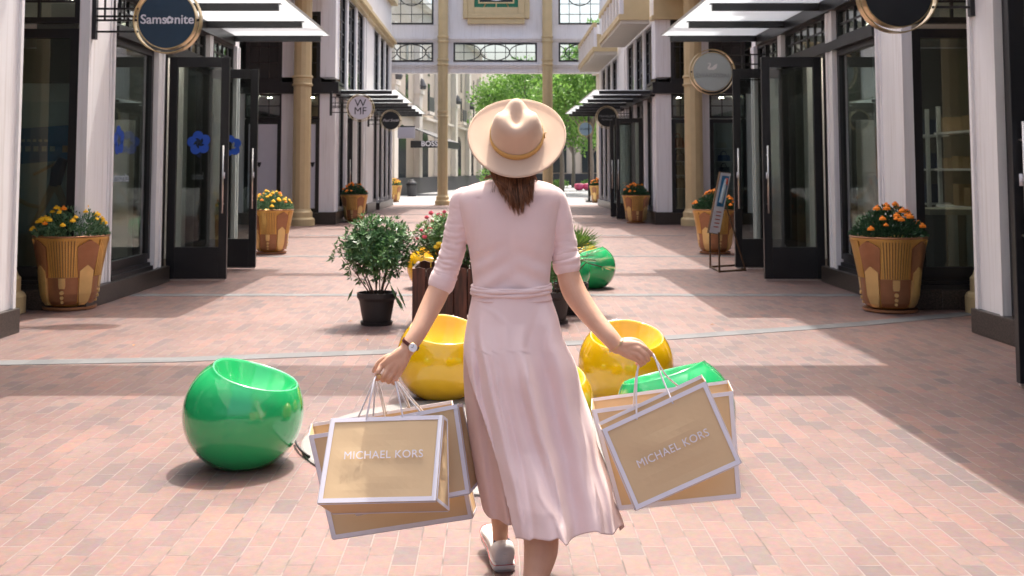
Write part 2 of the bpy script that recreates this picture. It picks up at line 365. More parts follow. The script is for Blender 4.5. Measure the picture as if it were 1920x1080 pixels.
def wloc(o):
    l = Vector((0, 0, 0))
    while o: l += Vector(o.location); o = o.parent
    return l
def obj(name, mb, m, parent=None, smooth=False, world=True, base=None, fixn=True, bevel=0):
    "one mesh object; mesh given in world coordinates unless world=False"
    me = bpy.data.meshes.new(name)
    off = wloc(parent) if world else Vector((0, 0, 0))
    if base is not None: off = Vector(base)
    me.from_pydata([tuple(Vector(v)-off) for v in mb.v], [], mb.f); me.update()
    if fixn:
        bm = bmesh.new(); bm.from_mesh(me); bmesh.ops.recalc_face_normals(bm, faces=bm.faces)
        bm.to_mesh(me); bm.free()
    if isinstance(m, str): m = M[m]
    me.materials.append(m)
    if smooth: me.polygons.foreach_set('use_smooth', [True]*len(me.polygons))
    o = bpy.data.objects.new(name, me); C.objects.link(o); o.parent = parent
    if base is not None: o.location = base
    if bevel:
        b = o.modifiers.new('bevel', 'BEVEL'); b.width = bevel; b.segments = 2; b.limit_method = 'ANGLE'
    return o
def tag(o, label, cat, group=None, kind=None):
    if label: o['label'] = label
    if cat: o['category'] = cat
    if group: o['group'] = group
    if kind: o['kind'] = kind
    return o
def thing(name, label, cat, loc=(0, 0, 0), group=None):
    o = bpy.data.objects.new(name, None); C.objects.link(o); o.location = loc; o.empty_display_size = .1
    return tag(o, label, cat, group)
def struct(name, mb, m, **k):
    o = obj(name, mb, m, **k); o['kind'] = 'structure'; return o
def kids(o): return [x for x in C.objects if x.parent == o]
def copy_tree(o, loc=None, rz=None, label=None, parent=None):
    c = o.copy(); C.objects.link(c)
    if parent is not None: c.parent = parent
    if loc is not None: c.location = loc
    if rz is not None: c.rotation_euler = (0, 0, rz)
    if label: c['label'] = label
    for ch in kids(o): copy_tree(ch, parent=c)
    return c
def apply_mods(o):
    dg = bpy.context.evaluated_depsgraph_get(); dg.update()
    me = bpy.data.meshes.new_from_object(o.evaluated_get(dg))
    o.modifiers.clear(); o.data = me
    me.polygons.foreach_set('use_smooth', [True]*len(me.polygons)); return o
def text(name, s, size, m, parent, loc, rot=(PI/2, 0, 0), off=0.0, shear=0, xs=1.0, ext=.003, spacing=1.0, matrix=None):
    cu = bpy.data.curves.new('t', 'FONT'); cu.body = s; cu.size = size; cu.align_x = 'CENTER'; cu.align_y = 'CENTER'
    cu.extrude = ext; cu.offset = off; cu.shear = shear; cu.space_character = spacing; cu.resolution_u = 4
    t = bpy.data.objects.new('t', cu); C.objects.link(t)
    bpy.context.view_layer.update()
    me = bpy.data.meshes.new_from_object(t.evaluated_get(bpy.context.evaluated_depsgraph_get()))
    bpy.data.objects.remove(t)
    off0 = wloc(parent)
    mt = matrix if matrix is not None else Matrix.Translation(Vector(loc)-off0) @ Matrix.Rotation(rot[2], 4, 'Z') @ Matrix.Rotation(rot[0], 4, 'X') @ Matrix.Diagonal((xs, 1, 1, 1))
    if matrix is not None: mt = Matrix.Translation(-off0) @ matrix
    me.transform(mt); me.materials.clear(); me.materials.append(M[m] if isinstance(m, str) else m)
    o = bpy.data.objects.new(name, me); C.objects.link(o); o.parent = parent; return o

def leaf(mb, p, d, n, L, wd, fold=.25):
    "one folded leaf: 4 triangles"
    d = d.normalized(); s = d.cross(n)
    if s.length < 1e-4: s = Vector((1, 0, 0))
    s.normalize(); up = s.cross(d)
    a = p; c = p+d*L; m = p+d*L*.5
    mb.add([a, m+s*wd+up*fold*wd, c, m-s*wd+up*fold*wd, m-up*0.0], [(0, 4, 1), (1, 4, 2), (2, 4, 3), (3, 4, 0)])
def rv(r=rnd):
    while True:
        v = Vector((r.uniform(-1, 1), r.uniform(-1, 1), r.uniform(-1, 1)))
        if .05 < v.length <= 1: return v

def split(o, gap=.004):
    "separate the pieces of a mesh that do not touch into parts of the same name"
    me = o.data; n = len(me.vertices); par = list(range(n))
    def f(a):
        while par[a] != a: par[a] = par[par[a]]; a = par[a]
        return a
    for e in me.edges: par[f(e.vertices[0])] = f(e.vertices[1])
    grp = {}
    for i in range(n): grp.setdefault(f(i), []).append(i)
    gs = list(grp.values())
    if len(gs) < 2: return [o]
    bb = []
    for g in gs:
        c = [me.vertices[i].co for i in g]; bb.append(([min(v[k] for v in c)-gap for k in range(3)], [max(v[k] for v in c)+gap for k in range(3)]))
    q = list(range(len(gs)))
    def h(a):
        while q[a] != a: a = q[a]
        return a
    for i in range(len(gs)):
        for j in range(i):
            if all(bb[i][0][k] <= bb[j][1][k] and bb[j][0][k] <= bb[i][1][k] for k in range(3)): q[h(i)] = h(j)
    cl = {}
    for i, g in enumerate(gs): cl.setdefault(h(i), set()).update(g)
    if len(cl) < 2: return [o]
    nm = o.name.split('.')[0]; outs = []; fs = [tuple(pg.vertices) for pg in me.polygons]; sm = me.polygons[0].use_smooth; vs = [tuple(v.co) for v in me.vertices]; mt = me.materials[0]
    for i, g in enumerate(cl.values()):
        ix = {a: b for b, a in enumerate(sorted(g))}; m2 = bpy.data.meshes.new(nm)
        m2.from_pydata([vs[a] for a in sorted(g)], [], [tuple(ix[a] for a in t) for t in fs if t[0] in ix]); m2.materials.append(mt)
        if sm: m2.polygons.foreach_set('use_smooth', [True]*len(m2.polygons))
        if i == 0: o.data = m2; outs.append(o)
        else: c = o.copy(); c.data = m2; C.objects.link(c); outs.append(c)
    return outs
def split_named(root, names):
    for o in list(kids(root)):
        if o.name.split('.')[0] in names: split(o)
        split_named(o, names)
# ------------------------------------------------------------------ ground
struct('ground', MB().box(-400, 400, -60, 900, -1.0, -.02), 'concrete')
struct('brick_paving', MB().box(-9, 9, -6, 44.0, -.02, .0), 'brick')
struct('stone_paving', MB().box(-60, 60, 44.0, 200, -.02, .0), 'stone_pave')
def band(pts, wd):
    mb = MB(); r = []
    for i, p in enumerate(pts):
        a = pts[max(0, i-1)]; b = pts[min(len(pts)-1, i+1)]
        d = Vector((b[0]-a[0], b[1]-a[1], 0)).normalized(); nn = Vector((-d.y, d.x, 0))*wd/2
        q = Vector((p[0], p[1], 0)); r.append([q-nn, q+nn, q+nn+Vector((0, 0, .004)), q-nn+Vector((0, 0, .004))])
    mb.loft(r); return mb
cv = [G(-60, 684), G(0, 681), G(330, 675), G(700, 661), G(1000, 648), G(1245, 634), G(1600, 609), G(1820, 588)]
struct('paver_band', band([(p.x, p.y) for p in cv], .2), 'band')
for y in (12.15, 17.6, 23.2, 28.8, 34.4, 40):
    struct('paver_band', band([(-4.1, y), (4.1, y)], .2), 'band')
dc = (-.02, 5.68)
mb = MB(); mb.lathe([(0.001, .0), (.98, .0), (.98, .010), (.97, .014), (.001, .014)], (dc[0], dc[1], 0), 64)
struct('round_concrete_slab', mb, 'concrete')

# ------------------------------------------------------------------ shop buildings
def sb(mb, s, x0, x1, y0, y1, z0, z1): return mb.box(s*x0, s*x1, y0, y1, z0, z1)
def side_window(b, s, X, y0, y1, z0, z1, fr=.06, mun=None, glass='glass', wt=.10):
    "window in a wall that runs along the street at x=X; frame + pane + muntins"
    mb = MB()
    sb(mb, s, X, X+wt, y0, y0+fr, z0, z1); sb(mb, s, X, X+wt, y1-fr, y1, z0, z1)
    sb(mb, s, X+.002, X+wt, y0+fr, y1-fr, z0, z0+fr); sb(mb, s, X+.002, X+wt, y0+fr, y1-fr, z1-fr, z1)
    if mun:
        ny, nz = mun
        for i in range(1, ny): c = y0+fr+(y1-y0-2*fr)*i/ny; sb(mb, s, X+.02, X+.06, c-.012, c+.012, z0+fr, z1-fr)
        for i in range(1, nz): c = z0+fr+(z1-z0-2*fr)*i/nz; sb(mb, s, X+.025, X+.055, y0+fr, y1-fr, c-.012, c+.012)
    f = obj('window', mb, 'black', b)
    obj('pane', sb(MB(), s, X+.035, X+.043, y0+fr, y1-fr, z0+fr, z1-fr), glass, f); return f
def face_window(b, s, Y, x0, x1, z0, z1, fr=.06, mun=None, glass='glass', wt=.10):
    mb = MB()
    sb(mb, s, x0, x0+fr, Y, Y+wt, z0, z1); sb(mb, s, x1-fr, x1, Y, Y+wt, z0, z1)
    sb(mb, s, x0+fr, x1-fr, Y+.002, Y+wt, z0, z0+fr); sb(mb, s, x0+fr, x1-fr, Y+.002, Y+wt, z1-fr, z1)
    if mun:
        nx, nz = mun
        for i in range(1, nx): c = x0+fr+(x1-x0-2*fr)*i/nx; sb(mb, s, c-.012, c+.012, Y+.02, Y+.06, z0+fr, z1-fr)
        for i in range(1, nz): c = z0+fr+(z1-z0-2*fr)*i/nz; sb(mb, s, x0+fr, x1-fr, Y+.025, Y+.055, c-.012, c+.012)
    f = obj('window', mb, 'black', b)
    obj('pane', sb(MB(), s, x0+fr, x1-fr, Y+.035, Y+.043, z0+fr, z1-fr), glass, f); return f
def pilaster_side(b, s, X, y0, y1, z0, z1, m='white'):
    "moulded pilaster: flat core with raised edge strips"
    mb = MB(); w = y1-y0
    sb(mb, s, X, X+.16, y0+.05, y1-.05, z0, z1)
    for a in (y0, y1-.05):
        sb(mb, s, X-.025, X+.16, a, a+.05, z0, z1)
    if w > .5:
        sb(mb, s, X-.012, X, y0+.05, y0+.085, z0, z1); sb(mb, s, X-.012, X, y1-.085, y1-.05, z0, z1)
    return obj('pilaster', mb, m, b)
def pilaster_face(b, s, Y, x0, x1, z0, z1, m='white'):
    mb = MB()
    sb(mb, s, x0+.03, x1-.03, Y, Y+.16, z0, z1)
    sb(mb, s, x0, x0+.03, Y-.02, Y+.16, z0, z1); sb(mb, s, x1-.03, x1, Y-.02, Y+.16, z0, z1)
    return obj('pilaster', mb, m, b)
def open_door(b, s, Y, x0, x1, z1=2.86, decal=False):
    "leaf opened square to the wall"
    mb = MB(); z0 = .03; t = .055; st = .105
    sb(mb, s, x0, x0+st, Y, Y+t, z0, z1); sb(mb, s, x1-st, x1, Y, Y+t, z0, z1)
    sb(mb, s, x0+st, x1-st, Y+.001, Y+t-.001, z0, z0+.40); sb(mb, s, x0+st, x1-st, Y+.001, Y+t-.001, z1-.13, z1)
    d = obj('door', mb, 'black', b, bevel=.004)
    gl = obj('glass', sb(MB(), s, x0+st, x1-st, Y+.022, Y+.03, z0+.40, z1-.13), 'doorglass', d)
    mb = MB(); hx = s*(x0+.05)
    for side in (-1, 1):
        yy = Y-.055 if side < 0 else Y+t+.055
        mb.tube([(hx, yy, .86), (hx, yy, 1.72)], .013, 10)
        for z in (.98, 1.60): mb.tube([(hx, yy, z), (hx, Y if side < 0 else Y+t, z)], .009, 8)
    obj('handle', mb, 'steel', d, smooth=True)
    obj('lock', MB().tube([(hx, Y-.008, 1.30), (hx, Y-.008, 1.38)], .017, 10), 'signwhite', d, smooth=True)
    obj('kick_strip', sb(MB(), s, x0+.01, x1-.01, Y+.01, Y+t-.01, .012, z0), 'steel', d)
    return d, gl
def canopy(b, s, y0, y1, X0=4.25, X1=2.64, z=3.54, rails=None):
    mb = MB()
    sb(mb, s, X0-.12, X0, y0, y1, z-.16, z+.10)                       # wall beam
    nn = rails or int(round((y1-y0)/1.65))+1
    for i in range(nn):
        y = y0+.04+(y1-y0-.08)*i/(nn-1)
        sb(mb, s, X1+.13, X0-.12, y-.035, y+.035, z-.10, z-.012)
        sb(mb, s, X1+.10, X0-.12, y-.05, y+.05, z-.016, z-.008)
    c = obj('canopy', mb, 'blackm', b)
    obj('canopy_glass', sb(MB(), s, X1, X0-.12, y0, y1, z, z+.014), 'canopy', c)
    mb = MB()
    sb(mb, s, X1-.008, X1, y0, y1, z-.004, z+.03)
    obj('gutter_strip', mb, 'steel', c)
    return c
def upper(b, s, X, y0, y1, z0=3.62, z1=10.2, xb=9.2):
    obj('wall', sb(MB(), s, X, xb, y0, y1, z0, z1), 'white', b)
    obj('cornice', sb(sb(MB(), s, X-.20, X, y0-.1, y1+.1, z1-.35, z1), s, X-.12, X, y0-.05, y1+.05, z1-.5, z1-.35), 'ochre', b)

def block_A(s, label):
    b = thing('shop_building', label, 'shop building', (s*6, 4, 0), 'shop buildings along the street')
    obj('plinth', sb(sb(MB(), s, 4.13, 4.55, 7.06, 9.38, 0, .21), s, 4.13, 4.55, -5, 5.2, 0, .21), 'granite', b, bevel=.008)
    pilaster_side(b, s, 4.18, 8.84, 9.34, .212, 3.38)
    pilaster_side(b, s, 4.18, 7.06, 7.25, .212, 3.38)
    pilaster_side(b, s, 4.18, 5.0, 5.2, .212, 3.38)
    side_window(b, s, 4.22, 7.27, 8.82, .215, 2.9, .12)
    side_window(b, s, 4.22, 7.27, 8.82, 2.98, 3.38, .06, (5, 2))
    for k in range(4): side_window(b, s, 4.22, -4.6+k*2.35, -2.35+k*2.35, .215, 3.38, .12)
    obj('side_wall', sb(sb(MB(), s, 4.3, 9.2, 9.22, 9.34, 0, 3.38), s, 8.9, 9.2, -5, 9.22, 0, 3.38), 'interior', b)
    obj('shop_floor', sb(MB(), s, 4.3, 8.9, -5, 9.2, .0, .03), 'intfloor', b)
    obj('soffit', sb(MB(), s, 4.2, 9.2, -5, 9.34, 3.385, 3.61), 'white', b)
    open_door(b, s, 6.98, 3.38, 4.2); open_door(b, s, 5.2, 3.38, 4.2)
    upper(b, s, 4.2, -5, 10.86)
    canopy(b, s, 2.9, 8.42, 4.2)
    return b
AL = block_A(-1, 'black and white shopfront nearest on the left edge with a granite base')
AR = block_A(1, 'black and white shopfront nearest on the right edge with a half seen open door')

def block_B(s, label):
    b = thing('shop_building', label, 'shop building', (s*6, 14, 0), 'shop buildings along the street')
    mb = MB()
    sb(mb, s, 4.12, 4.5, 10.86, 13.62, 0, .20); sb(mb, s, 4.5, 5.6, 10.86, 11.05, 0, .20); sb(mb, s, 4.12, 4.5, 15.38, 17.4, 0, .20)
    obj('plinth', mb, 'granite', b, bevel=.008)
    mb = MB()
    for k, (o, z) in enumerate(((.0, .25), (.035, .29), (.07, .33))):
        sb(mb, s, 4.17+o, 4.5, 11.70, 13.1, z-.05, z); sb(mb, s, 4.30, 5.6, 10.88+o, 11.2, z-.05, z)
    obj('sill', mb, 'black', b)
    mb = MB()    # corner pilaster, two faces
    sb(mb, s, 4.2, 4.28, 10.90, 11.68, .202, 3.38)
    sb(mb, s, 4.175, 4.2, 10.90, 10.95, .202, 3.38); sb(mb, s, 4.175, 4.2, 11.63, 11.68, .202, 3.38)
    sb(mb, s, 4.188, 4.2, 10.99, 11.02, .202, 3.38); sb(mb, s, 4.188, 4.2, 11.56, 11.59, .202, 3.38)
    obj('pilaster', mb, 'white', b)
    face_window(b, s, 10.92, 4.28, 5.55, .33, 2.86, .095)
    face_window(b, s, 10.92, 4.28, 5.55, 2.92, 3.38, .06, (3, 2))
    side_window(b, s, 4.22, 11.68, 13.12, .33, 2.88, .07)
    side_window(b, s, 4.22, 11.68, 13.12, 3.0, 3.40, .05, (5, 2))
    obj('transom', sb(MB(), s, 4.15, 4.32, 11.69, 17.1, 2.885, 2.995), 'black', b)
    pilaster_side(b, s, 4.19, 13.14, 13.40, .202, 3.40)
    obj('door_jamb', sb(sb(MB(), s, 4.2, 4.33, 13.41, 13.62, .202, 2.88), s, 4.2, 4.33, 15.40, 15.48, .202, 2.88), 'black', b)
    side_window(b, s, 4.22, 13.42, 15.45, 3.0, 3.40, .05, (6, 2))
    pilaster_side(b, s, 4.19, 15.5, 15.66, .202, 3.40)
    side_window(b, s, 4.22, 15.68, 17.1, .215, 2.88, .07); side_window(b, s, 4.22, 15.68, 17.1, 3.0, 3.40, .05, (5, 2))
    pilaster_side(b, s, 4.19, 17.12, 17.34, .202, 3.40)
    d1, g1 = open_door(b, s, 13.66, 3.42, 4.19); d2, g2 = open_door(b, s, 15.32, 3.42, 4.19)
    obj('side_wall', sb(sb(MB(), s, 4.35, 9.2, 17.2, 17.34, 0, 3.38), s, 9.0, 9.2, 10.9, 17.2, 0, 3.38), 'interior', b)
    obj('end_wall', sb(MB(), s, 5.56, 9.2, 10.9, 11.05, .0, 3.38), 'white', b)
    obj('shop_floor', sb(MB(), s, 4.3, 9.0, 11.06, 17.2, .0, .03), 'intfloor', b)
    obj('soffit', sb(MB(), s, 4.19, 9.2, 10.88, 17.34, 3.402, 3.61), 'white', b)
    upper(b, s, 4.2, 10.88, 17.34)
    canopy(b, s, 11.85, 16.85, rails=4)
    mb = MB()
    for x, y in ((4.9, 12.3), (5.8, 12.1), (5.2, 14.5), (6.4, 13.6), (5.3, 16.2)):
        mb.lathe([(.055, 3.36), (.055, 3.372)], (s*x, y, 0), 12, True)
    obj('ceiling_lamp', mb, 'lampglow', b)
    return b, d1, d2
BL, bl1, bl2 = block_B(-1, 'left shopfront with blue pinwheel stickers on two open glass doors')
BR, br1, br2 = block_B(1, 'right shopfront with two plain open glass doors beside the poster stand')

# pinwheel emblem of five curved petals
def pinwheel(cx, cy, r, n=5, thick=.003, plane='y', Y=0):
    "five overlapping curled petals round an open centre"
    mb = MB()
    f = (lambda q, d: (q[0], Y+d, q[1])) if plane == 'y' else (lambda q, d: (Y+d, q[0], q[1]))
    for k in range(n):
        a0 = 2*PI*k/n+.5; outer = []; inner = []
        for j in range(15):                       # crescent: outer arc bulges, inner arc is the curled edge
            q = j/14; a = a0-.80+1.60*q
            ro = r*(.60+.40*math.sin(PI*min(1, q*1.05))**.8); ri = r*(.24+.33*q)
            outer.append((cx+ro*math.cos(a), cy+ro*math.sin(a))); inner.append((cx+ri*math.cos(a+.10), cy+ri*math.sin(a+.10)))
        m_ = 15; dz = -.0005*k
        vs = [f(q, dz) for q in outer]+[f(q, dz) for q in inner]+[f(q, thick) for q in outer]+[f(q, thick) for q in inner]
        fs = []
        for j in range(m_-1): fs += [(j, j+1, m_+j+1, m_+j), (2*m_+j, 3*m_+j, 3*m_+j+1, 2*m_+j+1), (j, 2*m_+j, 2*m_+j+1, j+1), (m_+j, m_+j+1, 3*m_+j+1, 3*m_+j)]
        mb.add(vs, fs)
    return mb
obj('pinwheel_sticker', pinwheel(-3.80, 1.755, .155, Y=13.675), 'decal', bl1)
obj('pinwheel_sticker', pinwheel(-3.80, 1.755, .155, Y=15.335), 'decal', bl2)
wn = [o for o in kids(BL) if o.name.startswith('window')]
obj('pinwheel_sticker', pinwheel(12.05, 1.74, .17, plane='x', Y=-4.253), 'decal', BL)
text('window_lettering', 'Samsonite', .15, 'decalpale', BL, (-4.252, 12.1, 1.32), rot=(PI/2, 0, PI/2))

# interiors of B blocks, seen through glass
def box_thing(name, label, cat, mb, m, base, grp=None, **k):
    o = obj(name, mb, m, base=base, **k); return tag(o, label, cat, grp)
# left window advert
t = thing('advert_panel', 'blue and sand beach poster inside the left shop window', 'poster', (-4.95, 11.6, 0))
obj('board', MB().box(-5.5, -4.36, 11.13, 11.17, .75, 2.12), 'posterpale', t)
obj('sky_area', MB().prism([(-5.48, 1.42), (-4.38, 1.52), (-4.38, 1.88), (-5.48, 1.80)], 'y', 11.122, 11.129), 'posterblue', t)
mb = MB()
for k in range(7): mb.box(-5.15+k*.085, -5.10+k*.085, 11.116, 11.121, 1.60, 1.655)
for k in range(9): mb.box(-5.18+k*.06, -5.145+k*.06, 11.116, 11.121, 1.70, 1.725)
obj('lettering', mb, 'posterpale', t)
def limb(mb, pts, r, Y): mb.tube([(x, Y, z) for x, z in pts], r, 6)
mb = MB(); limb(mb, [(-4.50, 1.53), (-4.55, 1.40), (-4.58, 1.24)], [.05, .075, .06], 11.12); obj('figure_shirt', mb, 'cloth_navy', t)
mb = MB(); limb(mb, [(-4.47, 1.66), (-4.47, 1.59)], .038, 11.11); limb(mb, [(-4.53, 1.50), (-4.68, 1.42), (-4.80, 1.36)], .018, 11.115)
limb(mb, [(-4.56, 1.24), (-4.47, 1.05), (-4.5, .82)], [.045, .035, .02], 11.12); limb(mb, [(-4.6, 1.24), (-4.7, 1.02), (-4.8, .84)], [.045, .035, .02], 11.12)
limb(mb, [(-5.02, 1.40), (-5.02, 1.34)], .03, 11.11); limb(mb, [(-4.98, 1.12), (-4.85, 1.05), (-4.72, 1.02)], .022, 11.115); obj('figure_skin', mb, 'postersand', t)
mb = MB(); limb(mb, [(-5.02, 1.30), (-5.05, 1.12)], [.04, .05], 11.12); limb(mb, [(-5.03, 1.28), (-5.14, 1.12)], .016, 11.115); obj('figure_blue', mb, 'cloth_navy', t)
t = thing('shop_cabinet', 'pale wall cabinet behind the beach poster in the left shop', 'cabinet', (-5, 12.6, 0))
obj('carcass', MB().box(-6.6, -4.6, 11.6, 12.0, .03, 2.35), 'interior_pale', t)
obj('tower_panel', MB().box(-5.0, -4.55, 11.55, 11.599, 2.36, 3.0), 'orange' if 0 else 'interior', t)
t = thing('shop_counter', 'dark shop counter with a pale top behind the right window', 'counter', (5.0, 12.2, 0))
obj('counter_body', MB().box(4.65, 6.2, 11.4, 12.0, .03, .93), 'interior', t); obj('counter_top', MB().box(4.60, 6.25, 11.35, 12.05, .932, .99), 'creambag', t)
obj('fluted_side', MB().box(4.8, 4.9, 11.37, 11.399, .03, .93).box(5.0, 5.12, 11.37, 11.399, .03, .93), 'interior_pale', t)
t = thing('graphic_board', 'orange and grey graphic panel hanging behind the right window', 'display panel', (4.6, 12.9, 0))
obj('orange_field', MB().prism([(4.35, 1.9), (4.85, 2.05), (4.7, 1.6), (4.35, 1.3)], 'y', 12.2, 12.22), 'orange', t)
obj('grey_field', MB().box(4.35, 4.9, 12.23, 12.25, 1.0, 2.9), 'interior_pale', t); obj('round_motif', MB().disc(4.6, 1.2, .22, 12.205, 12.225), 'poster', t)
for s, side in ((-1, 'left'), (1, 'right')):
    for k, (x, y, wd_) in enumerate(((4.47, 16.95, .2), (5.05, 16.9, .26), (6.0, 16.9, .5), (4.9, 13.0, .22))):
        tag(obj('interior_column', sb(MB(), s, x-wd_/2, x+wd_/2, y-.12, y+.12, .03, 3.36 if k != 2 else 2.2), 'shelfwhite', base=(s*x, y, .03)), ('white column inside the %s shop by the farther door', 'second white column inside the %s shop', 'broad low white panel inside the %s shop', 'white column inside the %s shop behind the long window')[k] % side, 'column', 'white columns inside the shops')
# display shelves deeper in all B shops
for s, side in ((-1, 'left'), (1, 'right')):
    for k, (x, y) in enumerate(((6.2, 14.3), (6.3, 16.3))):
        t = thing('display_shelf', 'white shelving inside the %s shop %s' % (side, ('facing its open doors', 'behind the farther door', 'at the back of the window')[k]), 'shelf', (s*x, y, 0), 'shelving inside shops')
        obj('uprights', sb(sb(MB(), s, x, x+.05, y-.7, y-.66, .03, 2.3), s, x, x+.05, y+.66, y+.7, .03, 2.3), 'shelfwhite', t)
        mb = MB()
        for z in (.4, .9, 1.4, 1.9): sb(mb, s, x-.05, x+.35, y-.66, y+.66, z, z+.03)
        obj('boards', mb, 'shelfwhite', t)
        mb = MB()
        for z in (.43, .93, 1.43, 1.93):
            for q in range(4):
                if rnd.random() < .8:
                    c = y-.5+q*.33; sb(mb, s, x+.02, x+.26, c-.09, c+.09, z+.001, z+.14+rnd.random()*.15)
        obj('goods', mb, ('tan', 'cloth_navy', 'creambag')[k], t)
for s, y, side in ((-1, 12.35, 'left'), (1, 12.35, 'right')):
    t = thing('shop_suitcase' if s < 0 else 'shop_stool', ('upright grey suitcase behind the left shop window' if s < 0 else 'low grey stool behind the right shop window'), 'suitcase' if s < 0 else 'stool', (s*4.75, y, .03))
    if s < 0:
        obj('shell', MB().box(s*4.6, s*4.95, y-.2, y+.2, .08, .62), 'signgrey', t, bevel=.04)
        obj('handle', MB().tube([(s*4.7, y, .62), (s*4.7, y, .85), (s*4.86, y, .85), (s*4.86, y, .62)], .012), 'steel', t)
        obj('wheel', MB().box(s*4.62, s*4.66, y-.18, y-.1, .03, .08).box(s*4.9, s*4.94, y-.18, y-.1, .03, .08), 'black', t)
    else:
        obj('seat', MB().lathe([(.02, .45), (.2, .45), (.2, .5), (.02, .52)], (s*4.75, y, 0), 20, True), 'interior_pale', t)
        for k in range(3): obj('leg', MB().tube([(s*4.75+.12*math.cos(k*2.1), y+.12*math.sin(k*2.1), .45), (s*4.75+.17*math.cos(k*2.1), y+.17*math.sin(k*2.1), .03)], .014), 'steel', t)

def block_C(s, label, left):
    b = thing('shop_building', label, 'shop building', (s*6, 35, 0), 'shop buildings along the street')
    X = 4.25
    mb = MB(); sb(mb, s, 4.15, 4.6, 27.88, 30.3, 0, .32); sb(mb, s, 4.6, 7.6, 27.9, 28.2, 0, .30); sb(mb, s, 4.15, 4.6, 34.7, 37.2, 0, .32)
    sb(mb, s, 4.15, 4.6, 38.4, 43.5, 0, .25)
    obj('plinth', mb, 'granite', b)
    # corner pilasters
    for z0, z1 in ((.32, 3.42), (3.86, 6.4 if left else 5.38)):
        mb = MB(); sb(mb, s, X, 4.62, 28.0, 28.7, z0, z1); sb(mb, s, X-.03, X, 28.0, 28.06, z0, z1); sb(mb, s, X-.03, X, 28.64, 28.7, z0, z1)
        obj('pilaster', mb, 'white', b)
        pilaster_side(b, s, X, 34.8, 37.0, z0, z1)
    # facing wall
    pilaster_face(b, s, 28.0, 5.32, 5.62, .302, 3.42)
    pilaster_face(b, s, 28.0, 5.32, 5.62, 3.86, 7.0)
    pilaster_face(b, s, 28.0, 6.6, 7.4, .302, 3.42)
    obj('string_course', sb(sb(MB(), s, 4.12, 7.6, 27.90, 28.05, 3.425, 3.72), s, 4.12, 4.25, 28.05, 43.5, 3.425, 3.64), 'black', b)
    for x0, x1 in ((4.62, 5.31), (5.63, 6.59)):
        face_window(b, s, 28.02, x0, x1, .302, 2.75, .10, glass='glass'); face_window(b, s, 28.02, x0, x1, 2.78, 3.42, .05, (3, 2))
        face_window(b, s, 28.02, x0, x1, 3.73, 5.6, .10, (3, 4), glass='upglass')
    # side wall ground floor
    for y0, y1 in ((28.75, 30.0), (34.35, 34.78), (37.15, 38.4), (38.6, 40.0), (40.2, 41.6), (41.8, 43.3)):
        side_window(b, s, X+.03, y0, y1, .33, 3.4, .08)
    for y0, y1 in ((30.02, 30.3), (32.25, 32.45), (34.1, 34.33), (38.42, 38.58), (40.02, 40.18), (41.62, 41.78), (43.32, 43.5)):
        pilaster_side(b, s, X-.02, y0, y1, .02, 3.4)
    side_window(b, s, X+.03, 32.5, 34.05, .05, 3.4, .12)
    side_window(b, s, X+.03, 30.35, 32.2, 2.9, 3.4, .07)
    # upper storey windows
    zt = 6.4 if left else 5.38
    for y0, y1 in ((28.72, 30.4), (30.7, 32.4), (32.7, 34.4), (37.3, 38.9), (39.3, 40.8), (41.2, 42.6)):
        side_window(b, s, X+.06, y0, y1, 3.78, zt, .07, None if False else (1, 7 if left else 5), glass='upglass')
    for y0, y1 in ((30.4, 30.7), (32.4, 32.7), (34.4, 34.78), (38.9, 39.3), (40.8, 41.2), (42.6, 43.5)):
        obj('mullion', sb(MB(), s, X, X+.2, y0, y1, 3.65, zt), 'white', b)
    obj('parapet', sb(MB(), s, X+.02, 8.5, 28.3, 43.5, zt+.03, 11), 'white', b)
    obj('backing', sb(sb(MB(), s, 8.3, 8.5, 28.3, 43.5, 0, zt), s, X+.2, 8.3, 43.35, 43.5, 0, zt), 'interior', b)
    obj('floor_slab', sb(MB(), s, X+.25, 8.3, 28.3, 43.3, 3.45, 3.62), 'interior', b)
    obj('facing_wall', sb(MB(), s, X, 8.5, 28.02, 28.28, 5.61 if left else 5.9, 11), 'white', b)
    if left:
        mb = MB()
        sb(mb, s, X-.12, X+.02, 28.6, 34.6, 6.4, 6.55); sb(mb, s, X-.22, X+.02, 28.5, 34.7, 6.55, 6.72)
        sb(mb, s, X-.12, X+.02, 34.75, 43.3, 6.4, 6.55); sb(mb, s, X-.22, X+.02, 34.72, 43.4, 6.55, 6.66)
        sb(mb, s, X-.25, X+.02, 35.0, 43.5, 8.15, 8.5)
        obj('cornice', mb, 'ochre', b)
    else:
        mb = MB(); sb(mb, s, 4.12, 7.0, 27.86, 28.28, 5.38, 5.48); sb(mb, s, 4.18, 7.0, 27.92, 28.01, 5.48, 7.2)
        obj('fascia', mb, 'ochre', b)
        for y0, y1 in ((28.9, 34.5), (36.6, 43.2)):
            ba = obj('balcony', sb(MB(), s, 3.42, 4.2, y0, y1, 5.40, 5.50), 'beige', b)
            mb = MB(); sb(mb, s, 3.36, 3.50, y0-.05, y1, 5.50, 5.66); sb(mb, s, 3.50, 4.2, y0-.05, y0+.05, 5.50, 6.1)
            sb(mb, s, 3.36, 3.50, y0-.05, y1, 6.35, 6.5)
            k = y0+.2
            while k < y1-.3: sb(mb, s, 3.44, 3.48, k, k+.55, 5.70, 6.3); k += .8
            obj('railing', mb, 'ochre', ba)
            mb = MB(); k = y0-.02
            while k < y1-.1: sb(mb, s, 3.38, 3.50, k, k+.18, 5.661, 6.349); k += .8
            obj('baluster', mb, 'white', ba)
        obj('wall_lamp', MB().box(5.28, 5.42, 27.74, 27.9, 5.62, 5.85), 'ochre', b, bevel=.03)
    mb = MB()
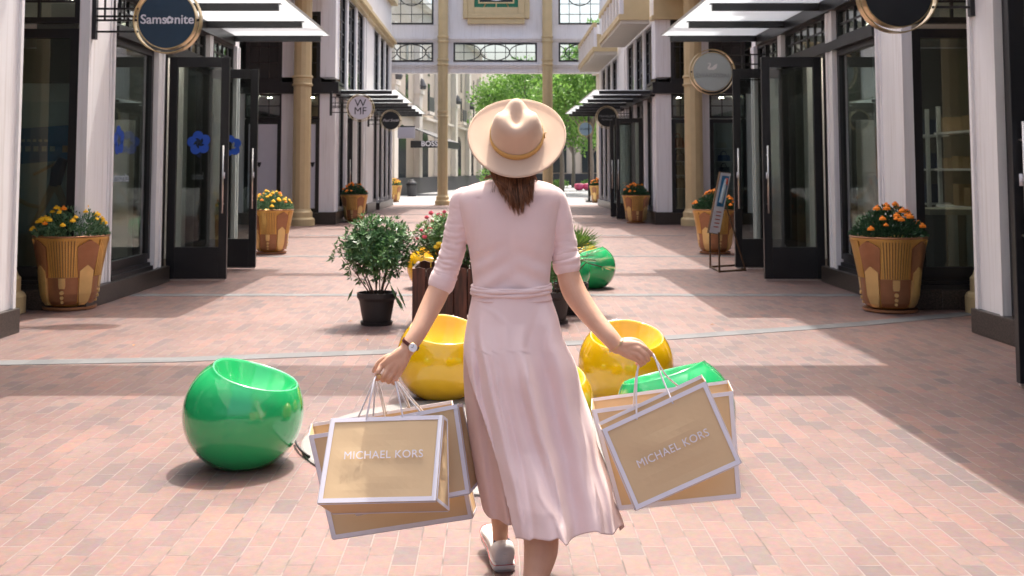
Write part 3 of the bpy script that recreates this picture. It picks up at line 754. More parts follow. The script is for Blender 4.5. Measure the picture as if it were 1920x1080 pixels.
    for x, y in ((4.95, 28.75), (6.1, 28.75), (5.6, 31.5), (6.6, 29.4)): mb.lathe([(.06, 3.36), (.06, 3.372)], (s*x, y, 0), 12, True)
    obj('ceiling_lamp', mb, 'lampglow', b)
    canopy(b, s, 28.4, 33.7, X); canopy(b, s, 35.2, 40.2, X)
    return b
CL = block_C(-1, 'left far shop building with white film behind its street end windows', True)
CR = block_C(1, 'right far shop building with ochre balconies above the canopies', False)
open_door(CR, 1, 30.5, 3.45, 4.2, 2.9); open_door(CR, 1, 32.1, 3.45, 4.2, 2.9)
open_door(CL, -1, 30.6, 4.1, 4.75, 2.9)
# film behind left windows
t = thing('white_window_film', 'white film on the pair of windows left of the gold column', 'window film', (-5.5, 28.2, 0))
obj('sheet', MB().box(-5.21, -4.73, 28.044, 28.050, .42, 2.62), 'poster', t); obj('sheet', MB().box(-6.49, -5.74, 28.044, 28.050, .42, 2.62), 'poster', t)
for x in (-4.8, -6.2): obj('emblem', MB().prism([(x-.06, 1.62), (x+.06, 1.62), (x+.03, 1.52), (x, 1.48), (x-.03, 1.52)], 'y', 28.036, 28.043), 'signblack', t)
# bag shelves on the right
cols = ['redbag', 'creambag', 'cloth_navy', 'bluebag', 'tan', 'interior_pale']
def handbag(x, y, z, m, w_, h_, label):
    t = thing('handbag', label, 'handbag', (x, y, z), 'handbags on the shelves in the right far shop')
    obj('body', MB().prism([(x-w_/2, z), (x+w_/2, z), (x+w_*.42, z+h_), (x-w_*.42, z+h_)], 'y', y-.06, y+.06), m, t, bevel=.01)
    obj('handle', MB().tube([(x+w_*.22*math.cos(a), y, z+h_+.11*math.sin(a)) for a in [PI*k/8 for k in range(9)]], .011, 6), m, t)
t = thing('display_shelf', 'white shelf ladder of handbags in the right far shop window', 'shelf', (5.4, 28.6, 0), 'shelving inside shops')
mb = MB()
for z in (.92, 1.27, 1.63, 1.98): mb.box(4.64, 5.25, 28.2, 28.5, z, z+.02).box(5.72, 6.6, 28.2, 28.5, z, z+.02)
obj('boards', mb, 'shelfwhite', t)
obj('back_panel', MB().box(4.64, 6.6, 28.55, 28.6, .02, 3.3), 'interior_pale', t)
names = {'redbag': 'red', 'creambag': 'cream', 'cloth_navy': 'dark navy', 'bluebag': 'blue', 'tan': 'tan'}
for x, z, m, w_, h_, lab in ((4.83, 2.0, 'redbag', .34, .27, 'red handbag alone on the top shelf of the narrow window'),
        (4.85, 1.65, 'cloth_navy', .36, .2, 'dark handbag under the red one'), (4.85, 1.29, 'tan', .3, .24, 'tan handbag on the third shelf of the narrow window'),
        (4.85, .94, 'tan', .34, .26, 'tan handbag on the lowest shelf of the narrow window'), (6.0, 2.0, 'creambag', .26, .14, 'small cream handbag on the top shelf of the wide window'),
        (6.38, 2.0, 'creambag', .2, .22, 'tall cream handbag on the top shelf beside the small one'), (6.05, 1.65, 'bluebag', .34, .16, 'blue handbag on the second shelf of the wide window'),
        (6.05, 1.29, 'cloth_navy', .32, .2, 'navy handbag on the third shelf of the wide window')):
    handbag(x, 28.32, z, m, w_, h_, lab)

# setback walls with oversailing upper storey carried on the gold columns
for s, lab in ((-1, 'set back wing between the two left shop buildings, above the gold columns'), (1, 'set back wing between the two right shop buildings, above the gold columns')):
    b = thing('set_back_wing', lab, 'building wing', (s*8, 22.6, 0))
    obj('wall', sb(MB(), s, 7.62, 8.2, 17.36, 27.85, 0, 6.0), 'white', b)
    for k in range(4):
        side_window(b, s, 7.5, 17.7+k*2.55, 19.8+k*2.55, .3, 3.3, .1)
    obj('upper_storey', sb(MB(), s, 4.25, 8.2, 17.36, 27.84, 6.05, 10.2), 'white', b)

def gold_column(x, y, h, r, label):
    t = thing('gold_column', label, 'column', (x, y, 0), 'gold columns')
    mb = MB(); n = 24
    prof = [(r, .5), (r, h)]
    rings = []
    for rr, z in ((r, .42), (r*.97, h)):
        rings.append([(x+rr*(1-.03*(k % 2))*math.cos(2*PI*k/n), y+rr*(1-.03*(k % 2))*math.sin(2*PI*k/n), z) for k in range(n)])
    mb.loft(rings); obj('shaft', mb, 'ochre', t)
    obj('base', MB().lathe([(r*1.5, 0), (r*1.5, .16), (r*1.42, .19), (r*1.25, .21), (r*1.25, .34), (r*1.12, .37), (r*1.02, .43), (r*.5, .43)], (x, y, 0), 32, True), 'ochre', t)
    for z in ([3.72] if h < 7 else [3.72, 5.85, 6.8]):
        obj('collar', MB().lathe([(r*.9, z-.14), (r*1.1, z-.14), (r*1.14, z-.1), (r*1.02, z-.07), (r*1.02, z+.05), (r*1.16, z+.08), (r*1.1, z+.13), (r*.9, z+.13)], (x, y, 0), 28), 'ochre', t)
    return t
gold_column(-4.95, 10.62, 3.38, .2, 'gold column nearest on the left behind the white pilaster'); gold_column(4.95, 10.62, 3.38, .2, 'gold column nearest on the right hidden in the notch')
gold_column(-4.98, 27.45, 6.04, .235, 'gold column on the left beside the white window film'); gold_column(5.1, 27.45, 6.04, .235, 'gold column on the right beside the handbag window')

# ------------------------------------------------------------------ bridge building
br = thing('bridge_building', 'white bridge wing with gold framed clock spanning the street', 'bridge', (0, 44, 0))
Yb = 44.0
def bx(u): return W(u, 200, Yb).x
def bz(v): return W(929, v, Yb).z
zz = dict(bot=bz(137), lo0=bz(116), lo1=bz(80), str1=bz(72), up0=bz(46), up1=bz(-70), top=bz(-160))
wins = [(-4.4, bx(812), zz['lo0'], zz['lo1']), (bx(850), bx(1007), zz['lo0'], zz['lo1']), (bx(1048), 4.4, zz['lo0'], zz['lo1']),
        (-4.4, bx(812), zz['up0'], zz['up1']), (bx(1048), 4.4, zz['up0'], zz['up1'])]
mb = MB(); xl, xr = -4.8, 4.8
mb.box(xl, xr, Yb, Yb+.4, zz['bot'], zz['lo0']); mb.box(xl, xr, Yb, Yb+.4, zz['lo1'], zz['up0']); mb.box(xl, xr, Yb, Yb+.4, zz['up1'], zz['top'])
mb.box(xl, -4.4, Yb, Yb+.4, zz['lo0'], zz['lo1']).box(bx(812), bx(850), Yb, Yb+.4, zz['lo0'], zz['lo1']).box(bx(1007), bx(1048), Yb, Yb+.4, zz['lo0'], zz['lo1']).box(4.4, xr, Yb, Yb+.4, zz['lo0'], zz['lo1'])
mb.box(xl, -4.4, Yb, Yb+.4, zz['up0'], zz['up1']).box(bx(812), bx(1048), Yb, Yb+.4, zz['up0'], zz['up1']).box(4.4, xr, Yb, Yb+.4, zz['up0'], zz['up1'])
obj('wall', mb, 'white', br)
mb = MB()
for v, hh in ((72, .10), (122, .07)):
    z = bz(v); mb.box(-4.5, 4.5, Yb-.10, Yb-.001, z-hh/2, z+hh/2).box(-4.5, 4.5, Yb-.05, Yb-.001, z-hh/2-.08, z-hh/2)
obj('string_course', mb, 'white', br)
for i, (x0, x1, z0, z1) in enumerate(wins):
    mb = MB(); f = .07
    mb.box(x0, x0+f, Yb-.02, Yb+.12, z0, z1).box(x1-f, x1, Yb-.02, Yb+.12, z0, z1).box(x0+f, x1-f, Yb-.018, Yb+.12, z0, z0+f).box(x0+f, x1-f, Yb-.018, Yb+.12, z1-f, z1)
    nx = max(2, int(round((x1-x0)/.42))); nz = max(2, int(round((z1-z0)/.42)))
    tm = .014
    for k in range(1, nx):
        c = x0+(x1-x0)*k/nx; mb.box(c-tm, c+tm, Yb+.02, Yb+.05, z0+f, z1-f)
    for k in range(1, nz):
        c = z0+(z1-z0)*k/nz; mb.box(x0+f, x1-f, Yb+.024, Yb+.046, c-tm, c+tm)
    cx, cz = (x0+x1)/2, (z0+z1)/2
    a, b_ = (.60, (z1-z0)/2-f) if i < 3 else (.55, .55)
    if i >= 3: cz = z0+1.35
    mb.tube([(cx+a*math.cos(2*PI*k/32), Yb+.035, cz+b_*math.sin(2*PI*k/32)) for k in range(33)], .024, 6, False)
    for sx in ((-1, 1) if i < 3 else ()):
        mb.tube([(cx+sx*(1.18-.58*math.cos(t_)), Yb+.035, cz+b_*math.sin(t_)) for t_ in [-PI/2+PI*k/16 for k in range(17)]], .022, 6, False)
    w_ = obj('window', mb, 'black', br)
    obj('pane', MB().box(x0+f, x1-f, Yb+.06, Yb+.068, z0+f, z1-f), 'bridgeglass', w_)
# clock
cx = 0.03; cz = bz(-26); hw = (bx(993)-bx(868))/2
ck = thing('clock_panel', 'square gold clock frame with jade panel at the centre of the bridge', 'clock', (cx, Yb, cz))
def sqframe(h0, h1, y0, y1):
    return MB().box(cx-h1, cx-h0, y0, y1, cz-h1, cz+h1).box(cx+h0, cx+h1, y0, y1, cz-h1, cz+h1).box(cx-h0, cx+h0, y0, y1, cz-h1, cz-h0).box(cx-h0, cx+h0, y0, y1, cz+h0, cz+h1)
obj('outer_frame', sqframe(hw*.86, hw, Yb-.22, Yb-.002), 'ochre', ck, bevel=.02)
obj('inner_frame', sqframe(hw*.66, hw*.86, Yb-.17, Yb-.002), 'ochre', ck, bevel=.02)
obj('sill', MB().box(cx-hw*.86, cx+hw*.86, Yb-.16, Yb-.002, cz-hw-.22, cz-hw-.003), 'ochre', ck)
obj('jade_panel', MB().box(cx-hw*.66, cx+hw*.66, Yb-.08, Yb-.003, cz-hw*.66, cz+hw*.66), 'jade', ck)
obj('gold_ray', sqframe(hw*.5, hw*.54, Yb-.12, Yb-.081), 'gold', ck)
mb = MB()
for sx in (-1, 1):
    mb.tube([(cx+sx*.4, Yb-.1, cz-hw*.5), (cx+sx*.52, Yb-.1, cz-hw*.66)], .022, 4).tube([(cx+sx*.4, Yb-.1, cz+hw*.5), (cx+sx*.52, Yb-.1, cz+hw*.66)], .022, 4)
mb.box(cx-.02, cx+.02, Yb-.12, Yb-.081, cz-hw*.66, cz-hw*.54)
obj('gold_bar', mb, 'gold', ck)
obj('dial_plate', MB().box(cx-hw*.5, cx+hw*.5, Yb-.1, Yb-.0815, cz-hw*.5, cz+hw*.5), 'signblack', ck)
obj('dial', MB().disc(cx, cz, hw*.46, Yb-.13, Yb-.101), 'signwhite', ck)
obj('hand', MB().box(cx-.02, cx+.02, Yb-.14, Yb-.131, cz, cz+.42).box(cx, cx+.3, Yb-.14, Yb-.131, cz-.02, cz+.02), 'signblack', ck)
gold_column(W(830, 300, 43.65).x, 43.65, 13, .21, 'tall gold column on the left of the clock'); gold_column(W(1027, 300, 43.65).x, 43.65, 13, .21, 'tall gold column on the right of the clock behind the hat')

# lattice beams spanning the street above the picture; they throw the bands of shade
for y, wd, h, lab in ((10.1, .95, 6.3, 'nearest overhead white beam spanning the street'), (17.35, .34, 6.3, 'second overhead white beam spanning the street'),
                      (25.6, .28, 6.6, 'third overhead white beam spanning the street'), (33.5, .3, 9.5, 'farthest overhead white beam spanning the street')):
    t = thing('overhead_beam', lab, 'beam', (0, y, h), 'overhead beams spanning the street')
    obj('girder', MB().box(-4.24, 4.24, y-wd/2, y+wd/2, h, h+.22), 'white', t)
    mb = MB()
    for s in (-1, 1): mb.prism([(s*4.24, h), (s*3.6, h), (s*4.24, h-.6)], 'y', y-.05, y+.05)
    obj('end_bracket', mb, 'blackm', t)

# ------------------------------------------------------------------ round hanging signs
def hang_sign(side, x, y, z, face, label, ring='gold', r=.35):
    t = thing('hanging_sign', label, 'sign', (x, y, z), 'round hanging signs')
    obj('outer_ring', MB().ring(x, z, r*.97, r, y-.045, y+.045), ring, t, smooth=False)
    obj('inner_ring', MB().ring(x, z, r*.845, r*.87, y-.05, y+.05), ring, t)
    obj('disc', MB().disc(x, z, r*.842, y-.04, y+.04), face, t)
    mb = MB(); xo = side*4.16
    xi = x+side*r*.87
    mb.box(xo-.02*side, xo+.04*side, y-.03, y+.03, z-.2, z+.42)
    for dz in (.27, .12, 0.04, -.0, -.12):
        zz_ = z+dz
        xs_ = x+side*math.sqrt(max(0, (r*.95)**2-dz*dz))
        mb.box(xs_, xo, y-.012, y+.012, zz_-.010, zz_+.010)
    for k in (.25, .5, .75):
        xx = x+side*r+(xo-x-side*r)*k; mb.box(xx-.008, xx+.008, y-.012, y+.012, z+.0, z+.27)
    mb.box(xi, x+side*r*.98, y-.012, y+.012, z-.012, z+.012); mb.box(x-side*r*.86, x-side*r*.98, y-.012, y+.012, z-.012, z+.012)
    obj('bracket', mb, 'blackm', t)
    return t
def SP(u, v, Y): p = W(u, v, Y); return p
p = SP(315, 38, 11.0); Samx, Samz = p.x, p.z
t = hang_sign(-1, p.x, 11.0, p.z, 'navy', 'navy round sign with white lettering and a pinwheel')
y_ = 10.955
text('lettering', 'Sams', .135, 'signwhite', t, (p.x-.135, y_, p.z+.0), off=.002)
text('lettering', 'nite', .135, 'signwhite', t, (p.x+.18, y_, p.z+.0), off=.002)
obj('pinwheel_emblem', pinwheel(p.x+.032, p.z-.004, .042, Y=y_-.002), 'signwhite', t)
p = SP(676, 202, 27.0)
t = hang_sign(-1, p.x, 27.0, p.z, 'signwhite', 'white round sign with black letters in two rows')
text('lettering', 'W', .26, 'signblack', t, (p.x, 26.953, p.z+.11), xs=1.1); text('lettering', 'MF', .26, 'signblack', t, (p.x, 26.953, p.z-.09))
p = SP(733, 226, 35.0)
t = hang_sign(-1, p.x, 35.0, p.z, 'signblack', 'black round sign with one line of white script on the left')
text('lettering', 'Paul Smith', .125, 'letterpale', t, (p.x, 34.953, p.z), off=.001, shear=.35)
p = SP(1681, -12, 9.25)
hang_sign(1, p.x, 9.25, p.z, 'signblack', 'black round sign cut by the top edge at the right')
p = SP(1335, 135, 16.3)
t = hang_sign(1, p.x, 16.3, p.z, 'signgrey', 'grey round sign with a pale bird emblem')
text('lettering', 'SWAROVSKI', .085, 'lettergrey', t, (p.x, 16.253, p.z-.055), spacing=1.1)
sw = [(-.075, -.03), (-.06, -.045), (.02, -.045), (.06, -.02), (.075, .05), (.03, .03), (.0, .0), (-.03, -.015), (-.05, -.012), (-.028, .02), (-.025, .05), (-.045, .065), (-.068, .055), (-.07, .04), (-.052, .052), (-.042, .045), (-.05, .02), (-.075, -.005)]
obj('bird_emblem', MB().prism([(p.x+a, p.z+.075+c) for a, c in sw], 'y', 16.252, 16.258), 'letterpale', t)
p = SP(1138, 220, 33.0)
t = hang_sign(1, p.x, 33.0, p.z, 'signblack', 'black round sign with two lines of faint lettering on the right')
text('lettering', 'TRAVELER\'S', .095, 'lettergrey', t, (p.x, 32.953, p.z+.03)); text('lettering', 'Notebook', .08, 'lettergrey', t, (p.x, 32.953, p.z-.07))
p = SP(1098, 242, 48.0)
t = hang_sign(1, p.x, 48.0, p.z, 'signblue', 'slate blue round sign against the trees'); text('lettering', 'ELLASSAY', .11, 'signblack', t, (p.x, 47.953, p.z), off=.001)
p = SP(762, 249, 42.0)
t = thing('box_sign', 'pale rectangular hanging sign beyond the left canopies', 'sign', (p.x, 42, p.z))
obj('panel', MB().box(p.x-.34, p.x+.34, 41.95, 42.05, p.z-.22, p.z+.22), 'signwhite', t, bevel=.02); obj('bracket', MB().box(-4.2, p.x+.34, 41.97, 42.03, p.z+.222, p.z+.27), 'blackm', t)
# samsonite sign post on pole of the blue sign on the far right
t = thing('sign_post', 'slim dark post that carries the slate blue sign', 'post', (4.2, 48, 0)); obj('pole', MB().tube([(4.2, 48, 0), (4.2, 48, 3.9)], .05, 10), 'blackm', t); obj('foot', MB().box(4.05, 4.35, 47.85, 48.15, 0, .06), 'blackm', t)

# ------------------------------------------------------------------ planters
def patch(mb, prof, t0, t1, poly, off, n=10):
    "raised plate on the lathe profile: poly rows (z, a0, a1) as fractions of angle"
    def rad(z):
        for (r0, z0), (r1, z1) in zip(prof, prof[1:]):
            if z0 <= z <= z1: return r0+(r1-r0)*(z-z0)/(z1-z0)
        return prof[-1][0]
    rows = []
    for z, a0, a1 in poly:
        r = rad(z)+off
        rows.append([(r*math.cos(t0+(t1-t0)*(a0+(a1-a0)*k/n)), r*math.sin(t0+(t1-t0)*(a0+(a1-a0)*k/n)), z) for k in range(n+1)])
    b = len(mb.v)
    inner = []
    for (z, a0, a1) in poly:
        r = rad(z)-.004
        inner.append([(r*math.cos(t0+(t1-t0)*(a0+(a1-a0)*k/n)), r*math.sin(t0+(t1-t0)*(a0+(a1-a0)*k/n)), z) for k in range(n+1)])
    rings = [o+i[::-1] for o, i in zip(rows, inner)]
    mb.loft(rings)
PROF = [(.15, .03), (.215, .05), (.252, .10), (.268, .17), (.277, .28), (.288, .36), (.318, .52), (.352, .70), (.366, .72), (.366, .742)]
def make_planter(label):
    t = thing('planter', label, 'planter', (0, 0, 0), 'gold art deco planters')
    obj('saucer', MB().lathe([(.01, .004), (.25, .004), (.262, .012), (.262, .034), (.24, .034), (.2, .026), (.01, .026)], n=48), 'potbrown', t, world=False, smooth=False)
    body = MB(); body.lathe(PROF+[(.345, .742), (.335, .70), (.01, .69)], n=72)
    obj('body', body, 'pot', t, world=False, smooth=True)
    obj('rim', MB().lathe([(.352, .728), (.372, .730), (.376, .740), (.372, .748), (.345, .748), (.345, .73)], n=64), 'potbrown', t, world=False, smooth=True)
    obj('soil', MB().lathe([(.34, .705), (.15, .725), (.01, .73)], n=24), 'soil', t, world=False)
    fl, pl, lo, bd, dots, gr = MB(), MB(), MB(), MB(), MB(), MB()
    for q in range(4):
        c = -PI/2 + q*PI/2
        patch(gr, PROF, c-R(25), c+R(25), [(z, 0, 1) for z in (.338, .45, .55, .65, .70)], .003, 14)  # dark backing: shade between the flutes put into the colour
        for k in range(11):                                  # flutes
            a = c+R(-23+k*4.6); patch(fl, PROF, a-R(1.35), a+R(1.35), [(z, 0, 1) for z in (.34, .45, .55, .65, .712)], .012, 3)
        a0, a1 = c+R(45-19), c+R(45+19)
        patch(pl, PROF, a0, a1, [(.33, .12, .88), (.45, .05, .95), (.55, 0.02, .98), (.64, 0, 1), (.67, .18, .82), (.70, .42, .58), (.71, .48, .52)], .018)
        a0, a1 = c+R(45-13), c+R(45+13)
        patch(lo, PROF, a0, a1, [(.055, .2, .8), (.09, .1, .9), (.17, 0, 1), (.40, 0, 1), (.43, .25, .75), (.455, .47, .53)], .027)
        patch(bd, PROF, c-R(31), c+R(31), [(z, 0, 1) for z in (.06, .10, .17, .25, .335)], .006, 14)
        patch(dots, PROF, c-R(6.5), c+R(6.5), [(.225, .1, .9), (.25, 0, 1), (.33, 0, 1)], .012, 4)
        for z, r_ in ((.185, .020), (.135, .017), (.09, .014)):
            rr = [p_ for p_ in PROF if p_[1] >= z-.001][0][0]+.004
            cc = Vector((math.cos(c), math.sin(c), 0)); tt = Vector((-math.sin(c), math.cos(c), 0))
            ctr = cc*(rr+.004)+Vector((0, 0, z))
            dots.tube([ctr-cc*.02, ctr+cc*.004], r_, 14)
    obj('fluting', fl, 'pot', t, world=False); obj('fluting_shade', gr, 'potshade', t, world=False); obj('tall_plate', pl, 'potbrown', t, world=False); obj('short_plate', lo, 'potgold', t, world=False)
    obj('lower_band', bd, 'potbrown', t, world=False); obj('emblem', dots, 'potgold', t, world=False)
    split_named(t, ('fluting', 'tall_plate', 'short_plate', 'lower_band', 'emblem')) if False else [split(o, -.001 if o.name.startswith('flu') else .0005) for o in list(kids(t)) if o.name.split('.')[0] in ('tall_plate', 'short_plate', 'lower_band')]
    return t
def make_marigolds(label, seed, fm, ffol, nb=22, spread=.36):
    r_ = random.Random(seed)
    t = thing('marigold_clump', label, 'flowers', (0, 0, 0), 'marigolds growing in the planters')
    fo = MB()
    for k in range(2300):
        v = rv(r_); v.z = abs(v.z)
        p = Vector((v.x*spread, v.y*spread, .73+v.z*.27*(1.15-.55*(v.x**2+v.y**2))))
        if (v.x**2+v.y**2) > .85: p.z = .73+r_.random()*.05
        d = Vector((v.x, v.y, .35+r_.random()))+rv(r_)*.8
        leaf(fo, p, d, rv(r_), r_.uniform(.034, .06), r_.uniform(.008, .013))
    obj('foliage', fo, ffol, t, world=False, fixn=False)
    for k in range(nb):
        a = r_.uniform(0, 2*PI); q = math.sqrt(r_.random())*spread*1.02
        z = .81+.23*(1-(q/spread)**2)+r_.uniform(-.01, .035)
        c = Vector((q*math.cos(a), q*math.sin(a), z)); R0 = r_.uniform(.026, .043)
        mb = MB()
        for m_ in range(3):                                    # ruffled petal rings
            rr = R0*(1-.28*m_); n = 12; zb = c.z+m_*R0*.30
            vs = [(c.x, c.y, zb+R0*.25)]
            for j in range(2*n):
                ang = PI*j/n+m_*.4; k2 = rr*(1 if j % 2 else .82); vs.append((c.x+k2*math.cos(ang), c.y+k2*math.sin(ang), zb-(R0*.25 if m_ == 0 else 0)+r_.uniform(-.1, .1)*R0))
            mb.add(vs, [(0, 1+j, 1+(j+1) % (2*n)) for j in range(2*n)])
        mb.lathe([(R0*.2, -R0*.4), (R0*.8, -R0*.3), (R0*.85, R0*.15), (R0*.6, R0*.38), (.001, R0*.46)], tuple(c), 10)
        obj('blossom', mb, fm if r_.random() < .93 else 'marigoldo', t, world=False, fixn=False)
    return t
pl0 = None
spots = [((130, 588), 0.10, 'left planter nearest the camera by the white pilaster', 1), ((508, 480), .0, 'left planter beside the farther of the two open doors', 2), ((664, 420), -.1, 'left planter below the white round sign', 3),
         ((738, 382), .1, 'small far planter on the left by the dark bin', 4), ((1669, 592), -.12, 'right planter nearest the camera before the white pilaster', 5), ((1341, 480), .1, 'right planter behind the leaning poster stand', 6),
         ((1193, 422), .0, 'right planter below the black open door of the far shop', 7), ((1121, 383), .2, 'small far planter on the right of the street end', 8)]
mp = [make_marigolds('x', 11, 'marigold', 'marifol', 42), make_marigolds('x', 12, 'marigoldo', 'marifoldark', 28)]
used = [False, False]
for (u, v), rz, lab, k in spots:
    g = G(u, v-4); g.y += .0
    if k > 1: g = G(u, v-3)
    g.y += .24; g.x = W(u, v, g.y).x
    if pl0 is None: pl0 = make_planter(lab); pl0.location = g; pl0.rotation_euler = (0, 0, rz); pl0['label'] = lab
    else: copy_tree(pl0, g, rz, lab)
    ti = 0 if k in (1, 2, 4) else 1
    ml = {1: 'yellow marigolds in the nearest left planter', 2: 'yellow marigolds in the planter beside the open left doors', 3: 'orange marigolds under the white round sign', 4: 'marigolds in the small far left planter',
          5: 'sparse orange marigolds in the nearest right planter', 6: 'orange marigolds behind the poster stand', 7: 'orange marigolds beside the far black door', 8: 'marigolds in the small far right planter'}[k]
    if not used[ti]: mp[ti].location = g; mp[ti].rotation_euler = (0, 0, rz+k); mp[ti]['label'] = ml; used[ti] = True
    else: copy_tree(mp[ti], g, rz+k*1.3, ml)

# ------------------------------------------------------------------ ball seats
def ball_seat(x, y, rz, m, label, D=.57, tilt=0):
    "squashed ball with a scooped seat: the opening is cut by a tilted saddle plane, lined by a dish"
    t = thing('ball_seat', label, 'seat', (x, y, 0), 'glossy ball seats')
    a = D/2; hh = .27; n = 72; zc = .245
    def prof(ph):          # ph from -90..90 ; squashed sphere with flat foot
        z = zc+hh*math.sin(ph); r = a*math.cos(ph)**.92; return r, z
    def cut(th):           # latitude of the rim at azimuth th (back high, front low with lip)
        c = math.cos(th)
        return R(44) + R(19)*c - R(12)*math.cos(2*th)*(-1)*.45 - R(5)*math.cos(2*th)
    rings = []; m_ = 26
    for i in range(m_+1):
        ring = []
        for k in range(n):
            th = 2*PI*k/n; top = cut(th); ph = R(-66)+(top-R(-66))*i/m_
            r, z = prof(ph); ring.append((r*math.cos(th+PI), r*math.sin(th+PI), z))
        rings.append(ring)
    rim = rings[-1]
    # rolled rim and inner dish
    cx_ = sum(p[0] for p in rim)/n; cy_ = sum(p[1] for p in rim)/n
    for q, dz in ((.985, .006), (.955, .004), (.92, -.008)):
        rings.append([(cx_+(p[0]-cx_)*q, cy_+(p[1]-cy_)*q, p[2]+dz) for p in rim])
    for q in (.82, .68, .5, .3, .1):
        f = 1-q*q*1.18
        rings.append([(cx_+(p[0]-cx_)*q, cy_+(p[1]-cy_)*q, (p[2]-.008)*(1-f)+(.27)*f) for p in rim])
    foot = [(p[0]*.96, p[1]*.96, .002) for p in rings[0]]
    rings = [[(p[0]*.5, p[1]*.5, .002) for p in foot], foot]+rings
    o = obj('shell', MB().loft(rings), m, t, world=False, smooth=True)
    t.rotation_euler = (0, 0, rz)
    return t
def at_ball(u, v): g = G(u, v); g.y += .10; g.x = W(u, v, g.y).x; return g.x, g.y
bx_, by_ = at_ball(455, 881)
ball_seat(bx_, by_, R(-8), 'green', 'large green ball seat in front on the left')
ball_seat(*at_ball(829, 752), R(-72), 'yellow', 'yellow ball seat behind the left bags')
ball_seat(*at_ball(1174, 768), R(-88), 'yellow', 'yellow ball seat behind the right hand')
ball_seat(*at_ball(1268, 880), R(150), 'green', 'green ball seat behind the right bags')
ball_seat(*at_ball(1006, 868), R(-60), 'yellow', 'yellow ball seat hidden behind the skirt of the dress')
ball_seat(*at_ball(1110, 541), R(175), 'green', 'green ball seat behind the fan palm on the right')
ball_seat(*at_ball(1060, 553), R(200), 'green', 'green ball seat mostly hidden behind the raised arm')
ball_seat(*at_ball(1086, 527), R(120), 'yellow', 'yellow ball seat behind the far green ones')
ball_seat(*at_ball(807, 541), R(-60), 'yellow', 'yellow ball seat behind the wooden flower box')
for u in (1086, 1102):
    g = G(u, 357); t = thing('pink_ball_seat', 'pink ball seat at the street end, %s of the pair' % ('left' if u < 1090 else 'right'), 'seat', g, 'pink ball seats')
    obj('shell', MB().lathe([(.15, 0), (.33, .12), (.37, .28), (.31, .46), (.2, .50), (.02, .44)], tuple(g), 24, True), 'pink', t, smooth=True)
# black cable on the slab
pts = [G(553, 833), G(556, 841), G(562, 850), G(571, 858), G(580, 864)]
tag(obj('power_cable', MB().tube([p+Vector((0, 0, .02)) for p in pts], .006, 6), 'cable', smooth=True), 'short black cable curling out beside the large green seat', 'cable')

# ------------------------------------------------------------------ potted plants in the middle
def bushy(t, base, r0, r1, hgt, n, L, seed, m='leaf', top=None, stems=11):
    r_ = random.Random(seed); fo = MB(); st = MB()
    tips = []
    for k in range(stems):
        a = 2*PI*k/stems+r_.uniform(-.2, .2); q = r_.uniform(.3, 1)
        tip = base+Vector((r1*.75*q*math.cos(a), r1*.75*q*math.sin(a), hgt*r_.uniform(.55, .8)))
        b0 = base+Vector((.05*math.cos(a), .05*math.sin(a), 0)); mid = (b0+tip)/2+rv(r_)*.04+Vector((0, 0, -.03))
        st.tube([b0, (b0+mid)/2+rv(r_)*.01, mid, (mid+tip)/2+rv(r_)*.02, tip], [.007, .0065, .0055, .004, .002], 5)
        for j in range(3):
            e = mid+(tip-mid)*r_.random()+Vector((r_.uniform(-1, 1), r_.uniform(-1, 1), r_.uniform(.0, 1)))*r1*.45
            st.tube([mid, (mid+e)/2+rv(r_)*.015, e], [.004, .003, .0015], 4); tips.append(e)
        tips.append(tip)
    c = base+Vector((0, 0, hgt*.60))
    k = 0
    while k < n:
        v = rv(r_)
        lump = .80+.32*noise.noise(Vector((v.x*2.1+seed, v.y*2.1, v.z*2.1)))+.1*noise.noise(v*6)
        rr = (r_.random()**.45)*lump
        vn = v.normalized()
        p = c+Vector((vn.x*r1*rr, vn.y*r1*rr, vn.z*hgt*.46*rr))
        if noise.noise(p*9+Vector((seed, 0, 0))) < -.22: continue
        # leaves in whorls of 4-5 around a twig tip
        ax = (vn+Vector((0, 0, .6))+rv(r_)*.5).normalized()
        s1 = ax.orthogonal().normalized(); s2 = ax.cross(s1)
        m_ = r_.randint(4, 6); a0 = r_.random()*6
        for j in range(m_):
            a = a0+2*PI*j/m_; d = ax*r_.uniform(.35, 1.0)+(s1*math.cos(a)+s2*math.sin(a))
            leaf(fo, p, d, ax, L*r_.uniform(.7, 1.15), L*r_.uniform(.13, .19))
        k += 1
    obj('stems', st, 'stem', t, smooth=True); obj('foliage', fo, m, t, fixn=False)
def pot(t, g, r, h, name='pot'):
    obj('pot', MB().lathe([(.01, .02), (r*.70, .02), (r*.76, .06), (r*.92, h*.75), (r, h-.05), (r*1.03, h-.045), (r*1.03, h), (r*.95, h), (r*.93, h-.03), (.01, h-.04)], tuple(g), 36), 'plasticpot', t, smooth=False)
    obj('saucer', MB().lathe([(.01, 0), (r*.80, 0), (r*.86, .03), (r*.80, .03), (r*.72, .015), (.01, .015)], tuple(g), 32), 'plasticpot', t)
g = G(704, 611); g.y += .1
def plant_in_pot(g, label_pot, label_plant, r, h, r1, hg, n, L, seed):
    t = thing('plant_pot', label_pot, 'plant pot', g, 'dark plastic plant pots'); pot(t, g, r, h)
    obj('soil', MB().lathe([(r*.93, h-.035), (.01, h-.02)], tuple(g), 24), 'soil', t)
    b = g+Vector((0, 0, h-.03)); t2 = thing('potted_shrub', label_plant, 'shrub', b); return t2, b
t2, b = plant_in_pot(g, 'dark round plastic pot under the leafy shrub', 'leafy green shrub in the dark pot left of the flower box', .176, .29, .37, .68, 620, .062, 5)
bushy(t2, b, .1, .43, .72, 1000, .066, 5)
mb = MB()
